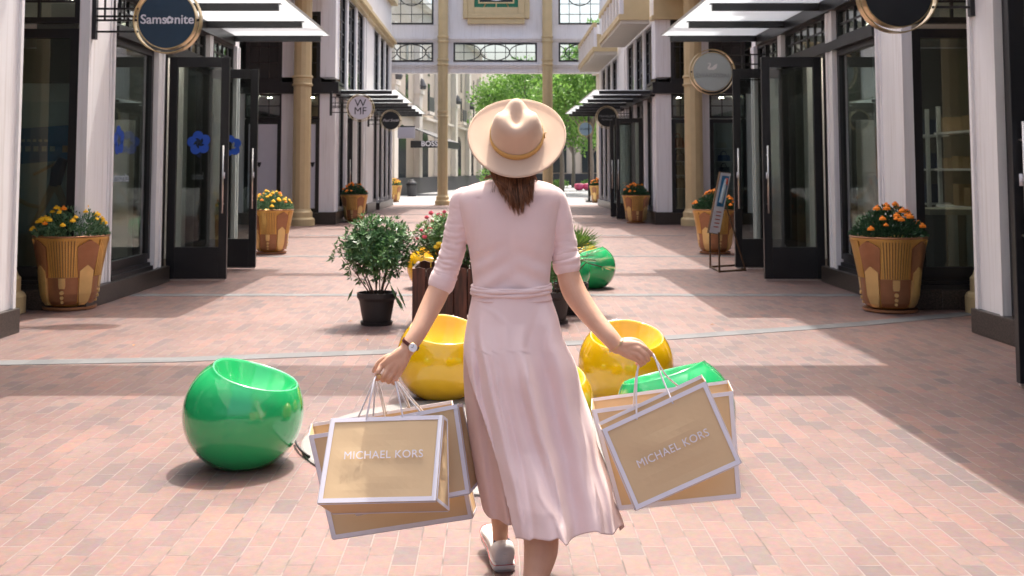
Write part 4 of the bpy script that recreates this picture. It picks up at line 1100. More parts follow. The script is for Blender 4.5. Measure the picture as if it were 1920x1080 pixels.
for (dx, dz, L_) in ((.16, -.04, .20), (.19, -.0, .22), (.20, -.10, .14), (-.2, -.02, .13), (.13, .02, .15)):
    leaf(mb, b+Vector((dx, -.12, dz+.1)), Vector((math.copysign(.45, dx), -.1, -1)), Vector((0, -1, 0)), L_, .012)
obj('hanging_leaf', mb, 'leaf', t2, fixn=False)
g2 = G(1036, 608); g2.y += .1
t2, b = plant_in_pot(g2, 'dark round plastic pot half hidden by the dress on the right', 'low green shrub in the right dark pot behind the elbow', .176, .29, .3, .42, 260, .055, 9)
bushy(t2, b, .1, .27, .46, 420, .05, 9, m='roseleaf', stems=7)
# fan palm
g3 = Vector((.74, 10.6, 0))
t = thing('plant_pot', 'dark pot of the fan palm behind the woman', 'plant pot', g3, 'dark plastic plant pots'); pot(t, g3, .17, .3)
obj('soil', MB().lathe([(.158, .265), (.01, .28)], tuple(g3), 24), 'soil', t)
t = thing('fan_palm', 'small fan palm with spiky leaves right of the woman', 'palm', g3+Vector((0, 0, .27)))
r_ = random.Random(3); fo = MB(); st = MB(); dry = MB()
for k in range(24):
    a = k*2.4; el = R(r_.uniform(-12, 75)); Ls = r_.uniform(.15, .34)
    d = Vector((math.cos(a)*math.cos(el), math.sin(a)*math.cos(el), math.sin(el)))
    b0 = g3+Vector((0, 0, .48)); tip = b0+d*Ls
    st.tube([b0-Vector((0, 0, .14)), (b0+tip)/2+Vector((0, 0, .03)), tip], .006, 5)
    s1 = d.orthogonal().normalized() if abs(d.z) > .9 else d.cross(Vector((0, 0, 1))).normalized(); s2 = s1.cross(d)
    for j in range(15):
        q = R(-80+160*j/14); dd = d*math.cos(q)+s1*math.sin(q)+s2*r_.uniform(-.08, .08)
        leaf(dry if (el < 0 and j % 3 == 0) else fo, tip, dd, s2, r_.uniform(.17, .24), .009, .1)
st.tube([g3+Vector((0, 0, .25)), g3+Vector((0, 0, .5))], [.05, .035], 10)
obj('trunk', st, 'stem', t); obj('fan_leaves', fo, 'palm', t, fixn=False); obj('dry_leaf_tips', dry, 'dryleaf', t, fixn=False)
# wooden flower box
gb = G(772, 617); bw = .74; bxl = gb.x; byf = gb.y
t = thing('flower_box', 'stained plank flower box with scalloped top behind the yellow seat', 'planter box', (bxl+bw/2, byf+bw/2, 0))
def plank_wall(ax, fixed, a0, a1, sgn):
    mb = MB(); n = 6; w_ = (a1-a0)/n
    for k in range(n):
        p0 = a0+k*w_+.004; p1 = a0+(k+1)*w_-.004; top = .535
        poly = [(p0, .03), (p1, .03)]+[(p1-(p1-p0)*j/8, top-.007*math.cos(2*PI*j/8)*1.0-.0) for j in range(9)]
        o_ = .002*(k % 2)
        mb.prism(poly, ax, fixed+o_, fixed+.022+o_)
    return mb
obj('front_board', plank_wall('y', byf, bxl, bxl+bw, 1), 'wood', t, bevel=.003); obj('back_board', plank_wall('y', byf+bw-.03, bxl, bxl+bw, 1), 'wood', t)
obj('side_board', plank_wall('x', bxl, byf+.026, byf+bw-.034, 1), 'wood', t); obj('side_board', plank_wall('x', bxl+bw-.025, byf+.026, byf+bw-.034, 1), 'wood', t)
obj('corner_post', MB().box(bxl+.026, bxl+.07, byf+.026, byf+.07, 0, .5).box(bxl+bw-.08, bxl+bw-.03, byf+.026, byf+.07, 0, .5), 'wood', t)
obj('soil', MB().box(bxl+.03, bxl+bw-.03, byf+.03, byf+bw-.04, .3, .46), 'soil', t)
bc = Vector((bxl+bw/2-.02, byf+bw/2, .44))
t = thing('rose_bush', 'pink flowering rose bush in the wooden flower box', 'flowering shrub', bc)
bushy(t, bc, .2, .44, .56, 1000, .055, 21, m='roseleaf', stems=12)
r_ = random.Random(5)
fl = [(800, 408), (808, 400), (822, 404), (833, 398), (845, 412), (797, 418), (810, 415), (825, 420), (790, 432), (806, 430), (818, 438), (836, 434), (783, 448), (796, 445), (813, 452), (828, 450), (842, 446), (830, 405), (840, 424)]
st = MB()
for k, (u, v) in enumerate(fl):
    Y_ = bc.y+r_.uniform(-.28, .12); c = W(u, v, Y_); Rf = r_.uniform(.017, .028); mb = MB()
    for m_ in range(3):
        vs = [tuple(c)]; n = 10; f = 1-.3*m_
        for j in range(n):
            a = 2*PI*j/n+m_; vs.append((c.x+Rf*f*math.cos(a), c.y+Rf*f*math.sin(a)*.8-.004*m_, c.z+Rf*(.25+.35*m_)*(1 if j % 2 else .6)))
        mb.add(vs, [(0, 1+j, 1+(j+1) % n) for j in range(n)])
    mb.lathe([(Rf*.3, -Rf*.5), (Rf*.8, -Rf*.1), (Rf*.85, Rf*.3), (Rf*.5, Rf*.7), (.001, Rf*.6)], tuple(c), 9)
    obj('rose_bloom', mb, 'rose', t, fixn=False)
    st.tube([c, (c+bc)/2+Vector((0, 0, .1)), bc+Vector((0, 0, .2))], .003, 4)
obj('flower_stems', st, 'stem', t)
for (u, v) in ((823, 458), (829, 462), (818, 464)):
    c = W(u, v, bc.y-.35); obj('yellow_bloom', MB().lathe([(.01, -.015), (.03, 0), (.02, .02), (.001, .015)], tuple(c), 9), 'yellowflower', t, fixn=False)

for i_, (u, v) in enumerate(((652, 604), (690, 640), (420, 560), (1330, 610), (250, 650))):
    g_ = G(u, v); mb = MB(); leaf(mb, g_+Vector((0, 0, .006)), Vector((math.cos(i_*2), math.sin(i_*2), .1)), Vector((0, 0, 1)), .05, .012, .5)
    tag(obj('fallen_leaf', mb, 'dryleaf', fixn=False, base=tuple(g_)), ['dry leaf on the bricks left of the dark shrub pot', 'dry leaf on the bricks in front of the dark shrub pot', 'dry leaf on the bricks between the left doors and the shrub', 'dry leaf on the sunlit bricks right of the yellow seat', 'dry leaf on the bricks above the large green seat'][i_], 'leaf', 'fallen leaves')
# ------------------------------------------------------------------ poster stand, bin
g = G(1352, 511)
t = thing('poster_stand', 'leaning poster on a low bronze frame before the right doors', 'poster stand', g)
Yt = g.y
TL, TR, BL_, BR_ = W(1351, 322, Yt+.12), W(1371, 324, Yt+.30), W(1329, 437, Yt-.06), W(1349, 440, Yt+.12)
def quadbox(c4, th):
    a, b, c, d = c4; n = (b-a).cross(d-a).normalized()
    if n.y > 0: n = -n
    return MB().add([a, b, c, d, a-n*th, b-n*th, c-n*th, d-n*th], [(0, 1, 2, 3), (7, 6, 5, 4), (0, 4, 5, 1), (1, 5, 6, 2), (2, 6, 7, 3), (3, 7, 4, 0)]), n
q, nn = quadbox([TL, TR, BR_, BL_], .03); pn = obj('frame', q, 'bronze', t)
def on(u_, v_, o=.004): return TL+(TR-TL)*u_+(BL_-TL)*v_ + (BR_-TR-(BL_-TL))*u_*v_ + nn*o
def onq(x0, x1, y0, y1, o): a = [on(x0, y0, o), on(x1, y0, o), on(x1, y1, o), on(x0, y1, o)]; return MB().add(a+[p-nn*.002 for p in a], [(0, 1, 2, 3), (7, 6, 5, 4), (0, 4, 5, 1), (1, 5, 6, 2), (2, 6, 7, 3), (3, 7, 4, 0)])
obj('sheet', onq(.03, .97, .012, .99, .003), 'signwhite', t)
obj('blue_photo', onq(.2, .85, .06, .56, .006), 'posterblue', t); obj('figure', MB().tube([on(.55, .12, .012), on(.5, .3, .012), on(.45, .5, .012)], [.02, .035, .03], 8), 'posterpale', t)
obj('figure_hair', MB().tube([on(.6, .10, .02), on(.58, .2, .02)], [.02, .03], 8), 'redbag', t)
mb = MB()
for v_ in (.64, .70, .76, .82, .88): qq = onq(.3, .75, v_, v_+.015, .006); mb.add(qq.v, qq.f)
obj('text_lines', mb, 'redbag', t)
mb = MB(); f0, f1 = G(1332, 502), G(1349, 511); f2 = f1+Vector((.42, .25, 0)); f3 = f0+Vector((.42, .25, 0))
up = Vector((0, 0, .52))
for a_ in (f0, f1): mb.tube([a_, Vector((a_.x, a_.y, (BL_ if a_ is f0 else BR_).z+.04))], .014, 6)
for a_, b__ in ((f0, f1), (f1, f2), (f2, f3), (f3, f0)): mb.tube([a_+Vector((0, 0, .015)), b__+Vector((0, 0, .015))], .014, 6)
mb.tube([f2, TR*0.5+BR_*0.5], .012, 6)
obj('stand_frame', mb, 'bronze', t)
g = G(772, 368)
t = thing('litter_bin', 'dark round litter bin at the far left of the street', 'litter bin', g)
obj('drum', MB().lathe([(.24, 0), (.27, .1), (.27, .62), (.30, .66), (.22, .8), (.12, .86), (.12, .92), (.01, .93)], tuple(g), 20, True), 'bin', t, smooth=True); obj('lid_ring', MB().lathe([(.28, .6), (.31, .62), (.31, .67), (.28, .67)], tuple(g), 20), 'blackm', t)

# ------------------------------------------------------------------ buildings and trees beyond the bridge
P0, P1 = Vector((-6.6, 49, 0)), Vector((-1.2, 96, 0)); D = (P1-P0).normalized(); NN = Vector((D.y, -D.x, 0)); LN = (P1-P0).length
sbld = thing('stone_building', 'cream stone building with arches and balconies left beyond the bridge', 'building', P0)
def ob(mb, s0, s1, n0, n1, z0, z1):
    pts = [P0+D*s_+NN*n_+Vector((0, 0, z_)) for z_ in (z0, z1) for (s_, n_) in ((s0, n0), (s1, n0), (s1, n1), (s0, n1))]
    return mb.add(pts, [(0, 3, 2, 1), (4, 5, 6, 7), (0, 1, 5, 4), (1, 2, 6, 5), (2, 3, 7, 6), (3, 0, 4, 7)])
obj('wall', ob(MB(), 0, LN, -8, 0, 0, 11.6), 'stonewall', sbld); obj('dark_base', ob(MB(), -.02, LN, -7, .12, 0, 1.0), 'darkbase', sbld)
obj('cornice', ob(ob(MB(), -.3, LN, -.5, .45, 11.6, 11.95), 0, LN, 0, .22, 4.6, 4.75), 'stonepale', sbld)
k = 0; s_ = .6
while s_ < LN-2:
    obj('pilaster', ob(ob(MB(), s_, s_+1.0, 0, .35, 1.0, 9.4), s_-.1, s_+1.1, 0, .45, 6.0, 6.25), 'stonepale', sbld)
    for z0, z1 in ((5.2, 7.0), (7.5, 9.0)):
        w1 = obj('window', ob(ob(MB(), s_+1.9, s_+2.6, 0, .03, z0, z1), s_+4.6, s_+5.3, 0, .03, z0, z1), 'darkglass', sbld)
    if k % 2 == 0:
        bal = obj('balcony', ob(MB(), s_+1.5, s_+3.2, 0, .7, 4.85, 5.05), 'stonepale', sbld); obj('railing', ob(MB(), s_+1.5, s_+3.2, .62, .68, 5.05, 5.95), 'bin', bal)
    # arched opening
    mb = MB(); c0 = s_+3.6; r0 = 1.0
    prof = [(c0-r0, 1.0), (c0+r0, 1.0)]+[(c0+r0*math.cos(a), 3.0+r0*math.sin(a)) for a in [PI*j/12 for j in range(13)]]
    vs = [P0+D*a+NN*.06+Vector((0, 0, z)) for a, z in prof]+[P0+D*a+NN*-.02+Vector((0, 0, z)) for a, z in prof]; n_ = len(prof)
    mb.add(vs, [tuple(range(n_)), tuple(range(n_, 2*n_))[::-1]]+[(i, (i+1) % n_, n_+(i+1) % n_, n_+i) for i in range(n_)])
    obj('arched_window', mb, 'darkglass', sbld)
    obj('urn_lamp', MB().lathe([(.25, 6.3), (.3, 6.5), (.12, 6.9), (.02, 7.0)], tuple(P0+D*(s_+.35)+NN*.4), 10, True), 'bin', sbld)
    s_ += 7.2; k += 1
aw = thing('shop_awning', 'charcoal awning with white letters left beyond the bridge', 'awning', P0+D*8+Vector((0, 0, 3)))
a0, a1 = 12.0, 17.5
pts = [P0+D*a0+NN*.4+Vector((0, 0, 3.9)), P0+D*a1+NN*.4+Vector((0, 0, 3.9)), P0+D*a1+NN*2.4+Vector((0, 0, 3.1)), P0+D*a0+NN*2.4+Vector((0, 0, 3.1))]
obj('fabric', MB().add(pts+[p-Vector((0, 0, .06)) for p in pts], [(0, 1, 2, 3), (7, 6, 5, 4), (0, 4, 5, 1), (1, 5, 6, 2), (2, 6, 7, 3), (3, 7, 4, 0)]), 'awning', aw)
obj('valance', ob(MB(), a0, a1, 2.36, 2.40, 2.7, 3.1).add([v for v in ob(MB(), a0-.04, a0, .4, 2.4, 2.7, 3.1).v], [(0, 3, 2, 1), (4, 5, 6, 7), (0, 1, 5, 4), (1, 2, 6, 5), (2, 3, 7, 6), (3, 0, 4, 7)]), 'signblack', aw)
pc = P0+D*(a0-.06)+NN*1.5
text('lettering', 'BOSS', .42, 'signwhite', aw, (pc.x, pc.y-.05, 2.92), rot=(PI/2, 0, math.atan2(-NN.y*0, 1)*0), off=.004)
bk = thing('far_building', 'low cream building behind the trees at the street end', 'building', (8, 104, 0))
obj('wall', MB().box(-3, 34, 104, 110, 0, 5.2), 'stonewall', bk); obj('dark_base', MB().box(-3, 34, 103.8, 103.99, 0, 1.1), 'darkbase', bk); obj('cornice', MB().box(-3.2, 34, 103.6, 103.99, 4.9, 5.25), 'stonepale', bk)
for k in range(9): obj('window', MB().box(-1.5+k*3.3, .3+k*3.3, 103.85, 103.99, 1.2, 4.3), 'darkglass', bk)
for s in (-1, 1):
    b = thing('far_shop', 'pale shop wing past the bridge on the %s' % ('left' if s < 0 else 'right'), 'building', (s*7, 47, 0))
    if s > 0: obj('wall', MB().box(s*5.3, s*9, 44.5, 56, 0, 7), 'stonewall', b); obj('cornice', MB().box(s*5.1, s*5.29, 44.5, 56, 6.4, 6.8), 'stonepale', b)
    else: obj('wall', MB().box(-9, -5.0, 44.5, 48.8, 0, 9), 'stonewall', b); obj('pilaster', MB().box(-5.0, -4.85, 45, 45.4, 0, 8.6).box(-5.0, -4.85, 46.2, 46.6, 0, 8.6).box(-5.0, -4.85, 47.4, 47.8, 0, 8.6), 'stonepale', b)

def tree(x, y, h, r1, seed, label, n=9000):
    r_ = random.Random(seed)
    t = thing('tree', label, 'tree', (x, y, 0), 'trees at the street end')
    tr = MB(); top = Vector((x+r_.uniform(-.2, .2), y, h*.55))
    tr.tube([(x, y, 0), (x+.05, y, h*.2), (x-.03, y, h*.38), top, top+Vector((.1, 0, h*.3))], [.17, .14, .12, .09, .03], 9)
    lobes = []
    for k in range(11):
        a = k*2.4+r_.random(); q = r1*r_.uniform(.35, .8); z = h*r_.uniform(.42, .92)
        if z > h*.8: q *= .5
        e = Vector((x+q*math.cos(a), y+q*math.sin(a), z)); s0 = Vector((x, y, h*r_.uniform(.25, .5)))
        tr.tube([s0, (s0+e)/2+Vector((0, 0, .15)), e], [.06, .045, .015], 5); lobes.append((e, r1*r_.uniform(.32, .5)))
    lobes.append((Vector((x, y, h*.9)), r1*.4)); lobes.append((Vector((x, y, h*.65)), r1*.55))
    obj('trunk', tr, 'trunk', t, smooth=True)
    fo = MB()
    for k in range(n):
        e, q = r_.choice(lobes); v = rv(r_).normalized()*(r_.random()**.4)*q*(1+.3*noise.noise(e+rv(r_)))
        p = e+Vector((v.x, v.y, v.z*.75))
        if noise.noise(p*1.3+Vector((seed, 0, 0))) < -.25: continue
        leaf(fo, p, rv(r_), rv(r_), r_.uniform(.16, .30), r_.uniform(.06, .10))
    obj('crown', fo, 'treeleaf', t, fixn=False)
tree(W(1053, 355, 66).x, 66, 8.4, 3.4, 1, 'leafy tree with a grey trunk above the pink seats')
tree(W(1108, 352, 61).x, 61, 8.8, 3.2, 2, 'leafy tree nearest the right shops at the street end')
tree(W(985, 352, 74).x, 74, 9.2, 3.8, 3, 'leafy tree behind the straw coloured hat')
tree(W(962, 352, 84).x, 84, 9.2, 3.6, 4, 'tree half hidden behind the stone building')
tree(W(1150, 352, 78).x, 78, 12.5, 4.2, 5, 'tall tree showing through the right bridge windows')
tree(W(1075, 352, 90).x, 90, 10, 4.6, 6, 'tree at the back of the street end row')
for (u, lab) in ((1107, 'low clipped shrub at the foot of the right tree'), (1050, 'low clipped shrub at the foot of the middle tree'), (918, 'round shrub at the end of the stone building')):
    g = G(u, 352); t = thing('low_shrub', lab, 'shrub', g, 'low shrubs at the street end'); fo = MB(); r_ = random.Random(u)
    for k in range(500):
        v = rv(r_).normalized()*(r_.random()**.3); p = g+Vector((v.x*.8, v.y*.8, .35+v.z*.35)) if u != 918 else g+Vector((v.x*1.1, v.y*.9, 1.0+v.z*.8)); leaf(fo, p, rv(r_), rv(r_), .15, .05)
    obj('foliage', fo, 'treeleaf', t, fixn=False); obj('stems', MB().tube([g, g+Vector((0, 0, .5))], .04, 6), 'stem', t)
# ------------------------------------------------------------------ the woman
YP = 3.62
def PX(Y): return Y/FPX                     # metres per photo pixel at distance Y (near the axis)
def vcyl(v, Y=YP): return W(929, v, Y).z
g0 = Vector((W(950, 500, YP).x, YP, 0))
person = thing('person', 'woman in dusty pink dress and wide camel hat walking away carrying paper bags', 'person', g0)
def interp(rows, n):
    "smooth (Catmull-Rom) resampling of rows of numbers"
    out = []; m_ = len(rows)-1
    for i in range(n):
        t = i*m_/(n-1); k = min(int(t), m_-1); f = t-k
        p0, p1, p2, p3 = rows[max(k-1, 0)], rows[k], rows[k+1], rows[min(k+2, m_)]
        out.append([.5*((2*b)+(c-a)*f+(2*a-5*b+4*c-d)*f*f+(-a+3*b-3*c+d)*f**3) for a, b, c, d in zip(p0, p1, p2, p3)])
    return out
def body_rings(rows, n=40, count=60, ex=2.3, mod=None):
    "rows: v, uL, uR, Yc, b -> horizontal rings"
    rings = []
    for v, uL, uR, Yc, b in interp(rows, count):
        L, Rr = W(uL, v, Yc), W(uR, v, Yc); cx = (L.x+Rr.x)/2; a = (Rr.x-L.x)/2; z = L.z; ring = []
        for k in range(n):
            t = 2*PI*k/n; c, s = math.cos(t), math.sin(t)
            x = math.copysign(abs(c)**(2/ex), c); y = math.copysign(abs(s)**(2/ex), s)
            p = Vector((cx+a*x, Yc+b*y, z))
            if mod: p = mod(p, t, v)
            ring.append(p)
        rings.append(ring)
    return rings
def limbtube(mb, pts, n=20, count=40, mod=None, flat=1.0):
    "pts: u, v, Y, r(px) ; rings square to the path; closed ends rounded"
    rs = interp([list(p) for p in pts], count)
    P = [W(u, v, Y) for u, v, Y, r in rs]; Rd = [r*PX(Y) for u, v, Y, r in rs]
    rings = []; up = Vector((0, 1, 0))
    for i, p in enumerate(P):
        d = (P[min(i+1, count-1)]-P[max(i-1, 0)]).normalized(); x = d.cross(up).normalized(); y = x.cross(d).normalized()
        ring = []
        for k in range(n):
            t = 2*PI*k/n; rr = Rd[i]*(1+(mod(i/(count-1), t) if mod else 0))
            ring.append(p+rr*(x*math.cos(t)+y*math.sin(t)*flat))
        rings.append(ring)
    def capring(ring, p, d, sg):
        out = []
        for f in (.3, .6, .85):
            q = math.sqrt(1-f*f); out.append([p+(v_-p)*q+d*sg*f*(ring[0]-p).length for v_ in ring])
        return out
    d0 = (P[1]-P[0]).normalized(); d1 = (P[-1]-P[-2]).normalized()
    a = capring(rings[0], P[0], d0, -1)[::-1]; b = capring(rings[-1], P[-1], d1, 1)
    mb.loft(a+rings+b); return mb
def merged(name, mb, m, parent, voxel, smooth=4):
    o = obj(name, mb, m, parent)
    r = o.modifiers.new('r', 'REMESH'); r.mode = 'VOXEL'; r.voxel_size = voxel
    if smooth: s_ = o.modifiers.new('s', 'SMOOTH'); s_.factor = .5; s_.iterations = smooth
    return apply_mods(o)

# --- body: trunk, neck, head, arms with hands, legs in one surface
bm_ = MB()
trunk = [(352, 905, 1000, 3.665, .035), (372, 880, 1032, 3.67, .05), (400, 876, 1034, 3.68, .055), (440, 886, 1027, 3.68, .06), (500, 895, 1018, 3.675, .055), (540, 898, 1016, 3.67, .055), (590, 896, 1030, 3.66, .06), (650, 894, 1035, 3.66, .065), (700, 900, 1030, 3.66, .06)]
bm_.loft(body_rings(trunk, 32, 40))
limbtube(bm_, [(960, 372, 3.65, 30), (960, 345, 3.65, 27), (962, 318, 3.665, 27), (964, 290, 3.68, 26)], 20, 14)
# head: face turned away, tilted slightly up
HC = W(966, 268, 3.70); hr = []
hprof = [(-.125, .022, .05), (-.112, .042, .045), (-.09, .056, .03), (-.06, .064, .018), (-.03, .070, .008), (0, .074, 0), (.03, .077, -.004), (.06, .075, -.008), (.09, .062, -.010), (.11, .040, -.012), (.120, .012, -.012)]
for z, r_, dy in hprof:
    hr.append([HC+Vector((r_*math.cos(t), dy+r_*1.26*math.sin(t), z)) for t in [2*PI*k/28 for k in range(28)]])
bm_.loft(hr)
F = HC+Vector((0, .092, 0))           # face front
bm_.tube([F+Vector((0, .000, .015)), F+Vector((0, .014, -.015)), F+Vector((0, .024, -.036)), F+Vector((0, .008, -.044))], [.008, .010, .013, .009], 10)     # nose
for sx in (-1, 1):
    bm_.tube([HC+Vector((sx*.072, .005, .018)), HC+Vector((sx*.082, -.006, .010)), HC+Vector((sx*.082, -.008, -.015)), HC+Vector((sx*.074, .004, -.034))], [.008, .012, .011, .006], 8)  # ear
    bm_.tube([F+Vector((sx*.012, .004, .026)), F+Vector((sx*.045, -.012, .028))], .008, 8)   # brow
bm_.tube([F+Vector((-.022, -.004, -.068)), F+Vector((0, .010, -.066)), F+Vector((.022, -.004, -.068))], [.004, .009, .004], 8)      # lips
bm_.tube([F+Vector((-.012, -.006, -.10)), F+Vector((.012, -.006, -.10))], .015, 8)
# arms
limbtube(bm_, [(868, 385, 3.65, 19), (856, 430, 3.655, 18.5), (845, 480, 3.66, 18.5), (829, 528, 3.66, 20), (815, 560, 3.645, 20.5), (799, 592, 3.615, 18.5), (784, 622, 3.58, 16.8), (771, 643, 3.56, 15.3), (764, 654, 3.555, 14.5)], 24, 60)
limbtube(bm_, [(1046, 385, 3.65, 19), (1054, 430, 3.655, 19), (1060, 475, 3.66, 19.5), (1065, 510, 3.66, 21), (1076, 545, 3.65, 22.5), (1095, 575, 3.63, 21), (1119, 605, 3.60, 18.5), (1143, 632, 3.57, 17), (1157, 648, 3.56, 15.2)], 24, 60)
# left hand
H1 = 3.55
for (ku, kv, r0, r1, dy) in ((715, 686, 9, 5.6, .004), (727, 693, 9.5, 6.2, -.008), (737, 699, 9.5, 5.8, -.008), (746, 704, 9, 5.2, .0)):
    limbtube(bm_, [(763, 655, H1+.002, 12.5), ((763+ku)/2, (655+kv)/2, H1-.002, 10.5), (ku, kv, H1+dy, r1)], 14, 14)
limbtube(bm_, [(760, 660, H1+.012, 11), (742, 680, H1+.014, 11.5), (730, 692, H1+.014, 9)], 14, 12)
for pts in ([(715, 686, H1+.004, 5.2), (709, 698, H1-.008, 4.9), (705.5, 708, H1+.004, 4.5), (708, 711, H1+.020, 4.1), (716, 706, H1+.030, 3.7)],
            [(727, 693, H1-.008, 5.4), (721, 703, H1-.016, 5.0), (717, 711, H1-.002, 4.6), (719, 713, H1+.016, 4.3), (726, 708, H1+.028, 3.8)],
            [(737, 699, H1-.008, 5.0), (731, 708, H1-.012, 4.8), (727.5, 715, H1+.002, 4.3), (730, 716, H1+.018, 4.0), (736, 711, H1+.028, 3.6)],
            [(746, 704, H1, 4.6), (741, 712, H1-.004, 4.3), (738, 718, H1+.006, 3.9), (740, 718, H1+.020, 3.6), (745, 713, H1+.028, 3.3)],
            [(744, 668, H1+.014, 8), (726, 671, H1+.022, 7), (713, 679, H1+.028, 5.8), (705, 688, H1+.030, 4.8), (701, 696, H1+.030, 3.9)]):
    limbtube(bm_, pts, 12, 22)
# right hand
H2 = 3.55
for (ku, kv, r1, dy) in ((1197, 645, 5.6, -.002), (1199, 655, 6.3, -.010), (1196, 665, 5.9, -.010), (1192, 673, 5.3, -.002)):
    limbtube(bm_, [(1158, 648, H2+.004, 12), ((1158+ku)/2, (648+kv)/2, H2, 10.5), (ku, kv, H2+dy, r1)], 14, 14)
limbtube(bm_, [(1160, 651, H2+.012, 11), (1178, 658, H2+.016, 11.5), (1190, 664, H2+.014, 9)], 14, 12)
for pts in ([(1197, 645, H2-.002, 5.2), (1207, 651, H2-.010, 4.9), (1217, 660, H2-.004, 4.6), (1221, 664, H2+.010, 4.2), (1216, 667, H2+.024, 3.8)],
            [(1199, 655, H2-.010, 5.5), (1208, 663, H2-.016, 5.0), (1214.5, 671.5, H2-.006, 4.6), (1214, 675, H2+.010, 4.3), (1207, 674, H2+.024, 3.8)],
            [(1196, 665, H2-.010, 5.1), (1203, 672, H2-.014, 4.7), (1208, 679, H2-.002, 4.3), (1206, 681, H2+.014, 4.0), (1199, 679, H2+.026, 3.6)],
            [(1192, 673, H2-.002, 4.6), (1198, 679, H2-.006, 4.2), (1202, 684, H2+.004, 3.8), (1199, 685, H2+.018, 3.5), (1194, 682, H2+.026, 3.2)],
            [(1170, 641, H2+.014, 8), (1184, 639, H2+.020, 7), (1196, 641, H2+.026, 5.8), (1205, 647, H2+.028, 4.9), (1212, 654, H2+.028, 4.0)]):
    limbtube(bm_, pts, 12, 22)
# legs: left foot planted ahead, right leg nearer the camera pushing off
gl = G(942, 1064); gl.y += .02
LA = (937, 1020, 3.80)
limbtube(bm_, [(928, 660, 3.67, 34), (922, 740, 3.71, 32), (922, 820, 3.755, 27), (928, 880, 3.81, 25), (934, 925, 3.86, 22), (937, 972, 3.893, 16), (938, 1010, 3.895, 14), (938, 1034, 3.895, 13.5)], 24, 60)
limbtube(bm_, [(980, 660, 3.66, 34), (990, 740, 3.66, 32), (1000, 830, 3.62, 27), (1008, 900, 3.55, 27), (1013, 970, 3.48, 31), (1014, 1030, 3.44, 31.5), (1003, 1090, 3.40, 22), (998, 1150, 3.38, 17), (996, 1190, 3.38, 17)], 24, 60)
body = merged('body', bm_, 'skin', person, .0026, 3)
# finger nails and lips are too small to read; eyes on the face
mb = MB()
for sx in (-1, 1): mb.lathe([(.001, -.010), (.009, -.006), (.011, 0), (.009, .006), (.001, .010)], tuple(F+Vector((sx*.030, -.012, .008))), 12)
obj('eyes', mb, 'signwhite', person, smooth=True)

# --- bodice and sleeves
bo = MB()
rows = [(337, 917, 1003, 3.655, .040), (341, 902, 1022, 3.65, .052), (348, 880, 1040, 3.648, .064), (358, 864, 1050, 3.645, .078), (375, 858, 1053, 3.645, .092), (400, 862, 1048, 3.65, .104), (440, 873, 1041, 3.655, .112), (480, 881, 1035, 3.655, .104), (520, 886, 1031, 3.65, .096), (545, 887, 1031, 3.645, .093), (562, 884, 1036, 3.64, .096)]
def bmod(p, t, v):
    if math.sin(t) < 0:                       # back: spine hollow, soft diagonal pulls towards the waist
        u = U0+(p.x)*FPX/p.y
        p.y += .012*math.exp(-((u-958)/26)**2)*(1 if v > 365 else max(0, (v-345)/20))
        wgt = max(0, min(1, (v-440)/60))
        p.y += .0040*wgt*math.sin((v*.9+(u-958)*.55)/5.2)*math.exp(-((u-905)/55)**2)
        p.y += .0035*wgt*math.sin((v*1.0-(u-958)*.45)/6.0)*math.exp(-((u-1010)/40)**2)
        p.y += .004*math.exp(-(((u-892)+(v-420)*.10)/5)**2)*(1 if v > 370 else 0)
    return p
bo.loft(body_rings(rows, 96, 110, 2.35, bmod))
def wr(seed, start, amp):
    def f(s_, t):
        wgt = max(0, (s_-start)/(1-start)); wgt = min(1, wgt**.6)
        a = noise.noise(Vector((s_*27+.6*math.sin(t+seed), math.cos(t)*.9+seed*3, math.sin(t)*.9)))
        b = noise.noise(Vector((s_*48+.9*math.cos(t*2+seed), math.cos(t)*1.6, math.sin(t)*1.6+seed*5)))
        return amp*wgt*(2.3*a+1.2*b)+.025*math.sin(s_*21+t)
    return f
limbtube(bo, [(880, 368, 3.65, 19), (868, 376, 3.65, 22.5), (861, 410, 3.655, 22.5), (853, 450, 3.66, 23), (843, 490, 3.665, 23.5), (829, 526, 3.662, 24)], 48, 190, wr(1, .22, .055))
limbtube(bo, [(1032, 368, 3.65, 19), (1042, 376, 3.65, 21.5), (1050, 410, 3.655, 22.5), (1056, 445, 3.66, 23), (1060, 478, 3.665, 24.5), (1062, 492, 3.662, 24.5)], 48, 190, wr(3, .5, .05))
bodice = merged('dress_bodice', bo, 'dress', person, .0026, 2)
# open the sleeve ends and neck: a thin dark-free hem ring is enough at this size
for nm, pts in (('left', [(829, 527), (0, 0)]), ('right', [(1062, 494), (0, 0)])): pass
mb = MB()
limbtube(mb, [(831, 522, 3.662, 24.6), (828, 531, 3.662, 24.8)], 32, 8, lambda s_, t: .02*math.sin(3*t)); obj('sleeve_hem', mb, 'dress', person, smooth=True)
mb = MB()
limbtube(mb, [(1061, 482, 3.662, 25.5), (1062, 488, 3.662, 26.2), (1062, 497, 3.662, 25.4)], 32, 14, lambda s_, t: .03*math.sin(2*t+s_*9)); obj('sleeve_hem', mb, 'dress', person, smooth=True)

